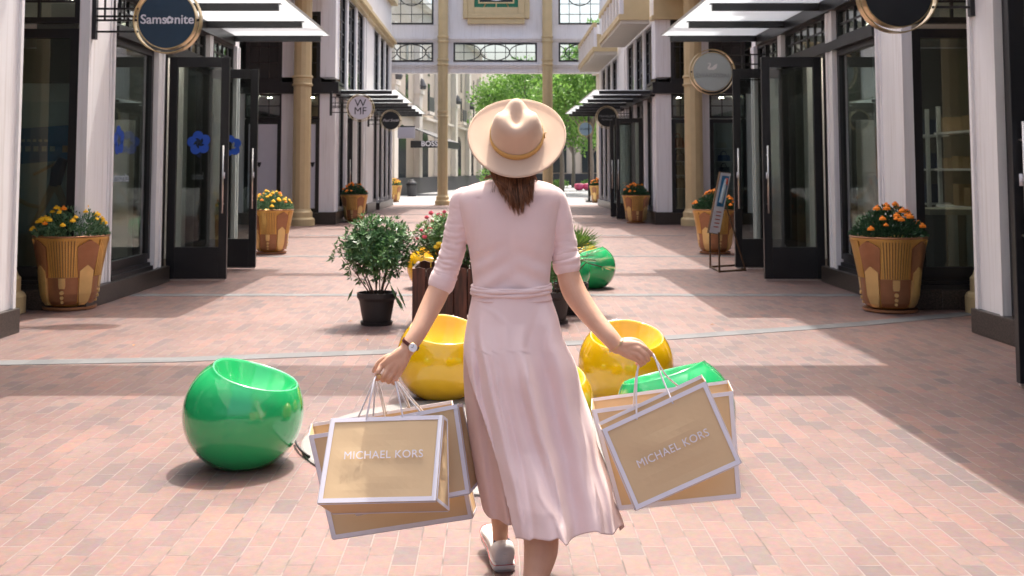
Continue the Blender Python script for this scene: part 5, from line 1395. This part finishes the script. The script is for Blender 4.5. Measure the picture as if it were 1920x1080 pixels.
# --- waist tie
wt = MB()
for off_, amp, v0, v1, r_ in ((0, .0, 542, 538, 4.4), (1, .002, 548, 545, 3.8), (2, -.001, 536, 533, 2.6)):
    n = 96; ring = []
    for k in range(n+1):
        t = 2*PI*k/n; x = math.cos(t); y = math.sin(t)
        v = v0+(v1-v0)*(x+1)/2+(2+off_)*(1 if y < 0 else 0)*math.cos(x*PI/2)
        xx = 958.5+73.2*math.copysign(abs(x)**(2/2.35), x); yy = 3.645+.0965*math.copysign(abs(y)**(2/2.35), y)
        ring.append(W(958.5+(xx-958.5), v, 3.645)); ring[-1].y = yy
    wt.tube(ring, [PX(3.6)*r_*(1+.18*math.sin(k*.5+off_*2)) for k in range(n+1)], 10, False)
obj('waist_tie', wt, 'dress', person, smooth=True)

# --- skirt
sil = [(548, 886, 1031, 3.645, .095), (575, 878, 1045, 3.64, .105), (600, 871, 1057, 3.635, .118), (650, 868, 1078, 3.63, .13), (700, 869, 1091, 3.63, .145), (750, 872, 1104, 3.63, .165), (800, 878, 1117, 3.63, .185), (850, 885, 1130, 3.625, .205), (900, 893, 1143, 3.62, .225), (950, 903, 1158, 3.615, .245), (995, 915, 1168, 3.61, .26)]
folds = [   # polyline, half width px (left side, right side), depth (metres, towards camera positive)
    ([(975, 640), (990, 700), (1008, 770), (1022, 830), (1036, 890), (1045, 945), (1046, 1020)], 34, 9, .040),
    ([(960, 640), (975, 720), (993, 790), (1012, 850), (1030, 905)], 10, 14, -.018),
    ([(905, 600), (915, 680), (930, 760), (948, 830), (965, 890), (980, 960), (984, 1020)], 16, 26, .022),
    ([(880, 620), (890, 700), (908, 770), (928, 840), (946, 910), (958, 980)], 12, 12, .020),
    ([(893, 640), (903, 720), (920, 790), (940, 870), (955, 940)], 7, 7, -.014),
    ([(1030, 600), (1048, 680), (1066, 760), (1084, 840), (1100, 920), (1112, 1000)], 20, 34, .026),
    ([(1010, 640), (1030, 740), (1048, 830), (1062, 920), (1070, 1010)], 16, 16, -.020),
    ([(1060, 700), (1085, 800), (1108, 900), (1130, 1000)], 12, 14, -.012),
    ([(935, 570), (950, 640), (968, 720)], 18, 18, .006), ([(1010, 560), (1000, 600), (985, 640)], 9, 9, -.004),
    ([(1000, 860), (1013, 930), (1014, 1020)], 30, 30, .035),
    ([(985, 700), (1006, 780), (1024, 840), (1040, 900), (1047, 950)], 7, 3.5, .016), ([(990, 720), (1012, 800), (1030, 870), (1042, 930)], 4, 4, -.012),
    ([(1004, 880), (1030, 915), (1045, 960), (1048, 1020)], 5, 3, .010), ([(925, 650), (938, 730), (955, 810), (972, 880)], 6, 4, .008),
    ([(1075, 760), (1092, 840), (1106, 920), (1116, 1000)], 6, 4, .008), ([(1098, 800), (1120, 890), (1142, 990)], 5, 4, .007),
    ([(900, 620), (918, 700), (938, 780), (956, 850), (974, 930)], 5, 4, .008), ([(955, 760), (975, 840), (992, 920), (996, 1010)], 5, 5, -.006),
    ([(896, 565), (930, 580), (950, 600)], 8, 6, .003), ([(1040, 580), (1028, 620), (1020, 660)], 6, 6, .003),
]
def foldy(u, v):
    s_ = 0
    for poly, wl, wr_, amp in folds:
        if v < poly[0][1]-45 or v > poly[-1][1]+45: continue
        vv = min(max(v, poly[0][1]), poly[-1][1])
        for (u0, v0), (u1, v1) in zip(poly, poly[1:]):
            if v0 <= vv <= v1: uc = u0+(u1-u0)*(vv-v0)/(v1-v0); break
        fade = min(1, max(0, (v-(poly[0][1]-40))/90)); fade *= min(1, max(0, (poly[-1][1]+45-v)/60)) if poly[-1][1] < 1000 else 1
        d = (u-uc)/(wl if u < uc else wr_); s_ += 1.45*amp*fade*math.exp(-d*d)
    return s_
def skirt_point(row, t, inner=0.0, fold=True):
    v, uL, uR, Yc, b = row
    L, Rr = W(uL, v, Yc), W(uR, v, Yc); cx = (L.x+Rr.x)/2; a = (Rr.x-L.x)/2-inner; bb = b-inner
    c, s_ = math.cos(t), math.sin(t); ex = 2.1
    p = Vector((cx+a*math.copysign(abs(c)**(2/ex), c), Yc+bb*(1 if s_ < 0 else 1+.3*max(0, min(1, (v-600)/350)))*math.copysign(abs(s_)**(2/ex), s_), L.z))
    u = U0+p.x*FPX/Yc
    low = max(0, min(1, (v-600)/350))
    if fold:
        if s_ < 0.05:
            wgt = min(1, max(0, (-s_+.05)/.35)); p.y -= foldy(u, v)*wgt
        else: p.y += .022*low*math.sin(t*9)
        # scalloped flare near the silhouettes
        p.x += .006*low*math.sin(v/17.0+t*3)*abs(c)
    return p
n = 300; cnt = 130
rowsI = interp([list(r) for r in sil], cnt)
def hem(u, s_):
    "image height of the hem (back side); it is level in space, only the near side drops lower in the picture"
    pts = [(885, 955), (905, 962), (935, 975), (955, 992), (975, 1012), (1000, 1017), (1040, 1019), (1052, 1014), (1090, 1007), (1120, 1001), (1140, 1004), (1152, 1003), (1168, 984)]
    if u <= pts[0][0]: return pts[0][1]
    for (a, b), (c, d) in zip(pts, pts[1:]):
        if a <= u <= c: return b+(d-b)*(u-a)/(c-a)
    return pts[-1][1]
rings = []
for i in range(cnt):
    f = i/(cnt-1); ring = []
    for k in range(n):
        t = 2*PI*k/n; p = skirt_point(rowsI[-1], t); u = U0+p.x*FPX/p.y; s_ = math.sin(t)
        vend = hem(u, s_) if s_ < .15 else 968
        if s_ < .15:
            dz = W(u, vend, p.y).z-CAMH; Yc_ = rowsI[-1][3]
            vend = V0-FPX*(-Yc_*math.sin(TILT)+dz*math.cos(TILT))/(Yc_*math.cos(TILT)+dz*math.sin(TILT))
        v = 548+(vend-548)*f
        q = (v-548)/(995-548)*(cnt-1); q = min(max(q, 0), cnt-1.001); j = int(q); g_ = q-j
        row = [a+(b-a)*g_ for a, b in zip(rowsI[j], rowsI[min(j+1, cnt-1)])]; row[0] = v
        if v > 995:
            row = list(rowsI[-1]); row[0] = v; row[2] -= (v-995)*.0
        ring.append(skirt_point(row, t))
    rings.append(ring)
# outer wrap: opened on the left so that the under layer shows
kopen = []
for i in range(cnt):
    f = i/(cnt-1)
    kopen.append(max(0, f-.16)/.84)
outer = []
for i, ring in enumerate(rings):
    v = 548+(995-548)*i/(cnt-1)
    # edge of the wrap on the back-left: image u of the edge at this height
    ed = [(548, 884), (640, 868), (680, 874), (720, 881), (790, 905), (850, 925), (930, 946), (975, 958), (1020, 968)]
    for (a, b), (c, d) in zip(ed, ed[1:]):
        if a <= v <= c: ue = b+(d-b)*(v-a)/(c-a)
    pts = []
    m_ = 280; start = None
    # angle on the back (t in [pi, 3pi/2]) whose u equals ue
    best = PI
    for q in range(500):
        t = PI+PI/2*q/499; k_ = t/(2*PI)*n; j = int(k_) % n; p = ring[j]
        if U0+p.x*FPX/p.y >= ue: best = t; break
    rmp = max(0, min(1, (v-590)/110)); rmp = rmp*rmp*(3-2*rmp); best = PI+.02+(best-PI)*rmp
    span = 2*PI-.03-(best-PI)-.25*max(0, min(1, (v-600)/150))
    for q in range(m_+1):
        t = best+span*q/m_; kf = (t/(2*PI)*n) % n; j = int(kf) % n; g_ = kf-int(kf)
        p = ring[j]*(1-g_)+ring[(j+1) % n]*g_
        pts.append(p)
    outer.append(pts)
mb = MB(); mb.loft(outer, False, False)
o = obj('dress_skirt', mb, 'dress', person, smooth=True, fixn=False)
s_ = o.modifiers.new('solid', 'SOLIDIFY'); s_.thickness = .0025; s_.offset = 0
sm = o.modifiers.new('s', 'SMOOTH'); sm.factor = .5; sm.iterations = 1
apply_mods(o)
# under layer: slightly smaller, full round, hem a little higher on the left
inn = []
for i in range(0, cnt):
    f = i/(cnt-1); ring = []
    for k in range(n):
        t = 2*PI*k/n; v = 552+(952-552)*f; q = min((v-548)/(995-548)*(cnt-1), cnt-1.001); j = int(q)
        row = list(rowsI[j]); row[0] = v; row[1] += 1; row[2] -= 10; row[4] -= .02
        p = skirt_point(row, t, .0, False); u = U0+p.x*FPX/p.y
        low = max(0, min(1, (v-600)/300))
        if math.sin(t) < 0.2: p.y += .012*low*math.sin(u/5.5-v/40)+.02*low
        if math.sin(t) < .3: p.z -= .0
        ring.append(p)
    inn.append(ring)
mb = MB(); mb.loft(inn, False); o = obj('dress_under_layer', mb, 'dress_in', person, smooth=True)

# --- sneakers
def sneaker(heel, ang, pitch, name_l, s=1.0):
    "heel = ground point under the heel; ang = turn of the toe; pitch = toe lift"
    Mx = Matrix.Translation(heel) @ Matrix.Rotation(ang, 4, 'Z') @ Matrix.Rotation(pitch, 4, 'X')
    def T(mb): mb.v = [tuple(Mx @ Vector(p)) for p in mb.v]; return mb
    sh = bpy.data.objects.new('shoe', None)
    secs = [(-.012, .032, .0, .086), (.0, .038, .0, .098), (.03, .041, .0, .094), (.06, .038, .0, .070), (.10, .037, .0, .066), (.14, .042, .0, .060), (.18, .046, .0, .050), (.215, .043, .002, .040), (.24, .032, .004, .032), (.25, .018, .008, .026)]
    def section(y, w_, z0, z1, n=24):
        r = []
        for k in range(n):
            t = 2*PI*k/n; c, q = math.cos(t), math.sin(t)
            r.append(Vector((w_*math.copysign(abs(c)**.7, c), y, (z0+z1)/2+(z1-z0)/2*math.copysign(abs(q)**.75, q))))
        return r
    up_ = MB()
    up_.loft([section(y, w_, .018, z1) for y, w_, z0, z1 in secs])
    o = obj('shoe', T(up_), 'shoe', person, smooth=True)
    so = MB(); so.loft([section(y*1.03-.004, w_+.004, z0, .028, 24) for y, w_, z0, z1 in secs]); obj('sole', T(so), 'sole', o, smooth=True)
    rl = MB(); pts = []
    for y, w_, z0, z1 in secs: pts.append(Vector((w_+.0045, y*1.03-.004, .027)))
    path = [Vector((-p.x, p.y, p.z)) for p in pts][::-1]+pts
    path = path + [path[0]]
    rl.tube([p for p in path], .0013, 6, False); obj('red_line', T(rl), 'redline', o)
    ins = MB(); ins.lathe([(.001, .0), (.030, .0), (.031, .003), (.026, .0045), (.001, .0045)], (0, .035, .080), 24); ins.v = [(x, .035+(y-.035)*1.5, z) for x, y, z in ins.v]; obj('lining', T(ins), 'shoeinner', o)
    la = MB()
    for k in range(5): y = .095+k*.018; z = .068-k*.0035; la.tube([(-.020, y, z-.004), (0, y+.004, z+.001), (.020, y, z-.004)], .0025, 5)
    obj('laces', T(la), 'cord', o)
    hp = MB(); hp.prism([(-.010, .030), (.010, .030), (.008, .066), (-.008, .066)], 'y', -.0155, -.011); obj('heel_strip', T(hp), 'shoe', o)
hl = G(944, 1069)
sneaker(Vector((hl.x, hl.y, .002)), R(11), R(12), 'l')
hrg = G(997, 1215)
sneaker(Vector((hrg.x, 3.35, .055)), R(-4), R(-16), 'r')

# --- hat
HCn = W(969, 256, 3.60); al = R(37); nax = Vector((-.03, -math.cos(al), math.sin(al))).normalized()
e1 = Vector((1, 0, 0)); e1 = (e1-nax*e1.dot(nax)).normalized(); e2 = nax.cross(e1).normalized()      # e2: up the back of the picture
if e2.z < 0: e2 = -e2
def HP(x, y, h): return HCn+e1*x+e2*y+nax*h
hat = MB(); n = 96
hatempty = person
br_o = .1665; rings = []
for r_, h in ((.088, .000), (.095, -.002), (.11, -.004), (.13, -.003), (.15, -.0005), (br_o-.003, .003), (br_o, .002), (br_o, -.0005), (br_o-.003, -.002), (.15, -.0045), (.13, -.007), (.11, -.008), (.092, -.006)):
    ring = []
    for k in range(n):
        t = 2*PI*k/n; c, s_ = math.cos(t), math.sin(t)
        hh = h + .010*((r_-.088)/.08)*(c*c) - .004*((r_-.088)/.08)*(s_*s_)
        ring.append(HP(r_*c*1.0, r_*s_*1.02, hh))
    rings.append(ring)
hat.loft(rings, False)
hb = obj('hat', hat, 'hat', person, smooth=True)
crown = MB(); rings = []
cr = [(.0895, -.004, 0), (.088, .012, 0), (.0865, .03, 0), (.084, .05, .0), (.080, .072, 0), (.074, .100, 0), (.062, .119, 0), (.044, .129, 0), (.022, .1325, 0), (.004, .133, 0)]
cr = interp([list(c_) for c_ in cr], 34)
for r_, h, _ in cr:
    ring = []
    for k in range(n):
        t = 2*PI*k/n; c, s_ = math.cos(t), math.sin(t)
        x, y = r_*c, r_*s_*1.10
        # teardrop: front (far, +y) pinched to a ridge, back dented
        top = max(0, min(1, (h-.035)/.06)); top = top*top*(3-2*top)
        pin = math.exp(-((s_-1)/.75)**2)*top
        x *= 1-.16*pin
        hh = h-.006*pin+.006*pin*math.exp(-(x/.03)**2)
        dent = .040*top*math.exp(-((x)/.024)**2-((y+.008)/.042)**2)      # central crease
        dent += .030*top*(math.exp(-((x-.043)/.020)**2-((y-.045)/.040)**2)+math.exp(-((x+.043)/.020)**2-((y-.045)/.040)**2))
        hh -= dent
        ring.append(HP(x, y, hh))
    rings.append(ring)
crown.loft(rings)
o = obj('crown', crown, 'hat', hb, smooth=True); sm = o.modifiers.new('s', 'SMOOTH'); sm.factor = .5; sm.iterations = 3; apply_mods(o)
bd = MB(); rings = []
for r_, h in ((.0900, .001), (.0915, .002), (.0905, .023), (.0885, .024)):
    rings.append([HP(r_*math.cos(2*PI*k/n), r_*math.sin(2*PI*k/n)*1.10, h) for k in range(n)])
bd.loft(rings, False); obj('hat_band', bd, 'hatband', hb, smooth=True)
obj('hat_pin', MB().tube([HP(.0925, -.012, .006), HP(.094, -.012, .034)], [.0035, .0012], 8).tube([HP(.0925, -.010, .026), HP(.100, -.008, .030)], .0022, 8), 'gold', hb, smooth=True)
obj('stitching', MB().tube([HP(.1625*math.cos(2*PI*k/n), .1625*math.sin(2*PI*k/n)*1.02, .0042+.010*(.93*math.cos(2*PI*k/n)**2)-.0038*math.sin(2*PI*k/n)**2) for k in range(n+1)], .0009, 4, False), 'hat', hb)

# --- hair: tail of fine tapered locks falling from under the brim
r_ = random.Random(4); hm = MB()
clumps = []
for c in range(80):
    q = -1.0+2.0*((c*37) % 80)/79; clumps.append((q, r_.uniform(.80, 1.10)*(1-.50*abs(q-.15)**1.5), r_.uniform(0, 6), r_.random(), r_.gauss(0, 4)))
for k in range(3000):
    q, lf, ph, layer, tw = clumps[k % 80]; j_ = r_.gauss(0, 1)
    ln = 76*lf*r_.uniform(.80, 1.05); y0 = 3.60-.03*layer+r_.uniform(-.004, .004)
    ctl = []
    for i in range(7):
        f = i/6; sp = 1-.70*f**1.5
        uc = 961+q*(42-20*f+6*f*f)+9*f*f+tw*f*f; wave = 3.2*math.sin(ph+f*4.6)*f**.8
        ctl.append(list(W(uc+j_*3.0*sp+wave, 300+24*min(1, f*3)+ln*f, y0-.040*math.sin(f*2.0)+.007*math.sin(ph*2+f*5))))
    P_ = interp(ctl, 12); w0 = r_.uniform(.0005, .0012)
    hm.tube(P_, [w0*(1-.85*(j/11)**2) for j in range(12)], 3)
for k in range(60):                                    # flyaway hairs
    q = r_.uniform(-1.1, 1.1); u1 = 960+q*30
    ctl = [list(W(u1, 318, 3.585)), list(W(u1+q*4, 345, 3.57)), list(W(u1+q*9+r_.uniform(-4, 6), 368, 3.57)), list(W(u1+q*12+r_.uniform(-8, 12), 368+r_.uniform(10, 30), 3.575))]
    hm.tube(interp(ctl, 9), [.0005*(1-.7*j/8) for j in range(9)], 3)
for side in (-1, 1):                                   # strands swept from the nape to the sides
    for k in range(70 if side < 0 else 26):
        f = r_.random()
        a = W(958, 312+r_.uniform(-4, 6), 3.60)
        if side < 0: b = W(925-18*f, 330+4*f+r_.uniform(-3, 3), 3.615); c = W(940-6*f, 326+r_.uniform(-4, 2), 3.605)
        else: b = W(1004+6*f, 335+16*f, 3.625); c = W(995+4*f, 322+3*f, 3.61)
        P_ = interp([list(a), list(c), list(b)], 7); hm.tube(P_, [.003, .003, .0028, .0024, .002, .0014, .0006], 5)
hair = obj('hair', hm, 'hair', person, smooth=True)
hc = MB(); hcr = []
for z, rr, dy in hprof[3:]:
    hcr.append([HC+Vector(((rr+.009)*math.cos(t), dy-.016+(rr+.006)*1.22*math.sin(t), z)) for t in [2*PI*k/28 for k in range(28)]])
hc.loft(hcr); obj('hair_cap', hc, 'hair', hair, smooth=True)
# underlying hair volume at the nape
hn = MB(); limbtube(hn, [(962, 300, 3.64, 30), (962, 330, 3.625, 25), (962, 352, 3.60, 17), (964, 368, 3.585, 8)], 18, 14, flat=.6); obj('hair_underlayer', hn, 'hair', hair, smooth=True)

# --- watch, bracelet, rings
def ringaround(u, v, Y, rpx, du, dv, wd, th, m, name, parent):
    "band around the limb at (u, v); (du, dv) is the limb's direction in the picture"
    c = W(u, v, Y); d = (W(u+du, v+dv, Y)-c).normalized(); x = d.cross(Vector((0, 1, 0))).normalized(); y = Vector((0, 1, 0)); r0 = rpx*PX(Y); rings = []
    for k in range(41):
        t = 2*PI*k/40; a = x*math.cos(t)+y*math.sin(t)
        rings.append([c+a*r0-d*wd/2, c+a*(r0+th)-d*wd/2, c+a*(r0+th)+d*wd/2, c+a*r0+d*wd/2])
    return obj(name, MB().loft(rings, False), m, parent, smooth=False)
ws = ringaround(770, 645, 3.558, 16.4, 14, -22, .011, .0022, 'leather', 'watch_strap', person)
wc = W(773, 652, 3.556); toc = (Vector((.25, -1, .35))).normalized(); wc = W(774, 652, 3.527)
def discat(c, nrm, r, th, m, name, parent):
    x = nrm.orthogonal().normalized(); y = nrm.cross(x); n = 28
    return obj(name, MB().loft([[c+nrm*h+(x*math.cos(2*PI*k/n)+y*math.sin(2*PI*k/n))*q for k in range(n)] for q, h in ((r*.9, -th), (r, -th*.4), (r, th*.3), (r*.93, th*.5))]), m, parent, smooth=False)
discat(wc, toc, .0152, .004, 'gold', 'watch_case', ws); discat(wc+toc*.0012, toc, .0138, .0022, 'signwhite', 'watch_dial', ws)
obj('watch_hands', MB().tube([wc+toc*.0032, wc+toc*.0032+Vector((.002, 0, .009))], .0005, 4).tube([wc+toc*.0032, wc+toc*.0032+Vector((-.007, 0, .002))], .0005, 4), 'black', ws)
bb = ringaround(1156, 647, 3.56, 17.3, 24, 26, .0030, .0022, 'gold', 'bracelet', person)
discat(W(1164, 642, 3.53), Vector((0, -1, .2)).normalized(), .0042, .004, 'gold', 'bracelet_bead', bb)
o = ringaround(711.5, 703, 3.541, 5.2, -4, 9, .0045, .0015, 'gold', 'finger_ring', person); discat(W(711, 707.5, 3.526), Vector((-.2, -1, -.1)).normalized(), .0058, .003, 'gold', 'ring_stone', o)
o = ringaround(1212, 655.5, 3.542, 5.1, 10, 9, .003, .0012, 'gold', 'finger_ring', person)

# ------------------------------------------------------------------ paper bags
def bagbox(label, F4, dvec_top, dvec_bot, name_text=None, handles=(), ts=1, group='kraft shopping bags', crease=True):
    "F4: front corners TL, TR, BR, BL (world); dvec: offsets to the back face at top and bottom"
    TL, TR, BR_, BL_ = F4; b4 = [TL+dvec_top, TR+dvec_top, BR_+dvec_bot, BL_+dvec_bot]
    t = thing('shopping_bag', label, 'shopping bag', (BL_+BR_)/2, group)
    nrm = (TR-TL).cross(BL_-TL).normalized()
    if nrm.y > 0: nrm = -nrm
    N_ = 14
    def grid(a, b, c, d, nx, ny, dn, amp=0.0, seed=0):
        vs = []; fs = []
        nn_ = (b-a).cross(d-a).normalized()
        if nn_.dot(dn) < 0: nn_ = -nn_
        for j in range(ny+1):
            for i in range(nx+1):
                x, y = i/nx, j/ny; p = (a*(1-x)+b*x)*(1-y)+(d*(1-x)+c*x)*y
                w_ = math.sin(PI*x)*math.sin(PI*y)
                p = p+nn_*amp*w_*(.6*math.sin(PI*x)+.9*noise.noise(Vector((x*3+seed, y*4, seed))) )
                vs.append(p)
        for j in range(ny):
            for i in range(nx): k = j*(nx+1)+i; fs.append((k, k+1, k+nx+2, k+nx+1))
        return vs, fs
    mb = MB(); sd = len(label)
    back = -nrm
    for (a, b, c, d, dn, amp) in ((TL, TR, BR_, BL_, nrm, .006), (b4[0], b4[1], b4[2], b4[3], back, .006), (TL, b4[0], b4[3], BL_, TL-TR, -.012), (TR, b4[1], b4[2], BR_, TR-TL, -.012), (BL_, BR_, b4[2], b4[3], BL_-TL, .001)):
        v_, f_ = grid(a, b, c, d, N_, N_, dn, amp, sd); mb.add(v_, f_)
    o = obj('bag_body', mb, 'kraft', t, smooth=False, fixn=False)
    so = o.modifiers.new('so', 'SOLIDIFY'); so.thickness = .0012; so.offset = 0; apply_mods(o)
    for p_ in o.data.polygons: p_.use_smooth = False
    # white border strips
    def strip(p, q, inw, nn_, w_, lift=.0016, name='white_border'):
        d = (q-p).normalized(); L_ = (q-p).length; a = p-nn_*-.0; vs = []
        K = 14
        for i in range(K+1):
            c_ = p+(q-p)*i/K; vs += [c_+nn_*lift, c_+inw*w_+nn_*lift, c_+inw*w_+nn_*(lift-.0012), c_+nn_*(lift-.0012)]
        rings = [vs[4*i:4*i+4] for i in range(K+1)]
        return MB().loft(rings)
    sw_ = .0135; bm2 = MB()
    def addstrip(p, q, inw, nn_, w_=sw_, lift=.0018):
        k = strip(p, q, inw, nn_, w_, lift); bm2.add(k.v, k.f)
    hx = (TR-TL).normalized(); hy = (BL_-TL).normalized()
    off = nrm*.002
    addstrip(TL, TR, hy, nrm, lift=.004); addstrip(BL_, BR_, -hy, nrm, lift=.004); addstrip(TL, BL_, hx, nrm, lift=.0045); addstrip(TR, BR_, -hx, nrm, lift=.0045)
    # back face rim (inside seen above the front), gussets
    hb_ = (b4[3]-b4[0]).normalized()
    addstrip(b4[0], b4[1], hb_, nrm, .011, .003); addstrip(b4[0], b4[1], hb_, back, .011, .003)
    for (p, q, bp, bq, sgn) in ((TR, BR_, b4[1], b4[2], 1), (TL, BL_, b4[0], b4[3], -1)):
        nn_ = (q-p).cross(bp-p).normalized()
        if nn_.dot(hx*sgn) < 0: nn_ = -nn_
        inw = (bp-p).normalized() if (bp-p).length > 1e-4 else (bq-q).normalized(); inwb = (bq-q).normalized()
        addstrip(p, q, inwb, nn_, .006, .003); addstrip(bp, bq, -inwb, nn_, .006, .003)
        addstrip(p, bp, (q-p).normalized(), nn_, .010, .003); addstrip(q, bq, -(q-p).normalized(), nn_, .010, .003)
    nb_ = (BL_-TL).normalized()
    addstrip(BL_, BR_, (b4[3]-BL_).normalized(), nb_, .005, .003); addstrip(b4[3], b4[2], (BL_-b4[3]).normalized(), nb_, .006, .003)
    obj('white_border', bm2, 'paperwhite', t)
    if name_text:
        ctr, w_t = name_text
        ax = (TR-TL).normalized(); ay = nrm.cross(ax); ay = -ay if ay.z < 0 else ay
        q = TL+(TR-TL)*ctr[0]+(BL_-TL)*ctr[1]+nrm*.0105
        m4 = Matrix((( ax.x, ay.x, nrm.x, q.x), (ax.y, ay.y, nrm.y, q.y), (ax.z, ay.z, nrm.z, q.z), (0, 0, 0, 1)))
        text('lettering', 'MICHAEL KORS', w_t, 'paperwhite', t, None, matrix=m4, ext=.0006, off=0, spacing=1.06)
    if handles:
        mb = MB()
        for poly in handles: mb.tube(interp([list(p) for p in poly], 28), .0030, 7)
        obj('cord_handle', mb, 'cord', t, smooth=True)
    return t
YT, YB_ = 3.50, 3.36
F1 = [W(621.5, 785, YT), W(830, 779, YT), W(817, 939, YB_), W(596, 944, YB_)]
h1 = [[W(685, 796, YT-.006), W(694, 750, YT), W(703, 709, 3.535), W(712, 704, 3.562), (W(733, 708, 3.568)), W(740, 712, 3.548), W(748, 745, YT+.01), W(758, 795, YT-.006)]]
bagbox('kraft bag in front in her left hand with white lettering', F1, W(838, 786, YT+.05)-F1[1], W(841, 958, YB_+.075)-F1[2], ((.515, .47), .0345), h1)
hb1 = W(621.5, 785, YT)
F2 = [W(640, 800, 3.60), W(857, 758, 3.60), W(881, 925, 3.56), W(668, 966, 3.50)]
h2 = [[W(672, 782, 3.60), W(688, 745, 3.59), W(704, 708, 3.56), W(712, 704, 3.566), W(733, 708, 3.572), W(741, 712, 3.56), W(765, 745, 3.585), W(791, 776, 3.60)], [W(700, 779, 3.62), W(702, 745, 3.6), W(706, 709, 3.57), W(733, 708, 3.574), W(744, 722, 3.58), W(765, 764, 3.62)]]
bagbox('kraft bag leaning right behind the front one in her left hand', F2, W(866, 757, 3.64)-F2[1], W(899, 904, 3.66)-F2[2], None, h2)
F3 = [W(580, 816, 3.72), W(848, 772, 3.74), W(886, 971, 3.70), W(624, 1011, 3.68)]
h3 = [[W(722, 784, 3.72), W(714, 745, 3.65), W(708, 709, 3.575), W(733, 708, 3.578), W(746, 716, 3.6), W(770, 745, 3.66), W(796, 774, 3.74)], [W(724, 775, 3.76), W(716, 740, 3.66), W(709, 708, 3.58), W(733, 707, 3.58), W(755, 730, 3.64), W(768, 764, 3.76)]]
bagbox('largest kraft bag at the back in her left hand, hanging lowest', F3, W(847, 751, 3.83)-F3[1], W(893, 955, 3.80)-F3[2], None, h3)
YT = 3.50
F4_ = [W(1128.5, 805, YT), W(1322, 715, YT), W(1389.5, 868, 3.44), W(1193, 956, 3.44)]
h4 = [[W(1194, 787, YT-.006), W(1193, 740, 3.52), W(1196, 690, 3.55), W(1202, 682, 3.568), W(1218, 667, 3.566), W(1226, 666, 3.55), W(1240, 705, 3.53), W(1262, 757, YT-.006)]]
bagbox('kraft bag tilted in front in her right hand with white lettering', F4_, W(1314, 703, YT+.035)-F4_[1], W(1386, 870, 3.47)-F4_[2], ((.50, .545), .0345), h4)
F5 = [W(1110, 768, 3.62), W(1373, 733, 3.64), W(1388, 933, 3.58), W(1160, 956, 3.56)]
h5 = [[W(1188, 765, 3.62), W(1190, 730, 3.6), W(1197, 689, 3.56), W(1218, 668, 3.57), W(1228, 672, 3.57), W(1250, 705, 3.6), W(1281, 731, 3.66)]]
bagbox('larger kraft bag at the back in her right hand', F5, W(1364, 713, 3.78)-F5[1], W(1388, 930, 3.66)-F5[2], None, h5)
for root in [o for o in C.objects if o.parent is None and o.type == 'EMPTY']:
    split_named(root, ('plinth', 'door_jamb', 'side_wall', 'sheet', 'handle', 'sill', 'cornice', 'pilaster', 'uprights', 'boards', 'goods', 'window', 'tie_rod', 'ceiling_lamp', 'fluted_side', 'wheel', 'corner_post', 'gold_bar', 'end_bracket', 'baluster', 'floor_slab', 'backing', 'bracket', 'fluting'))
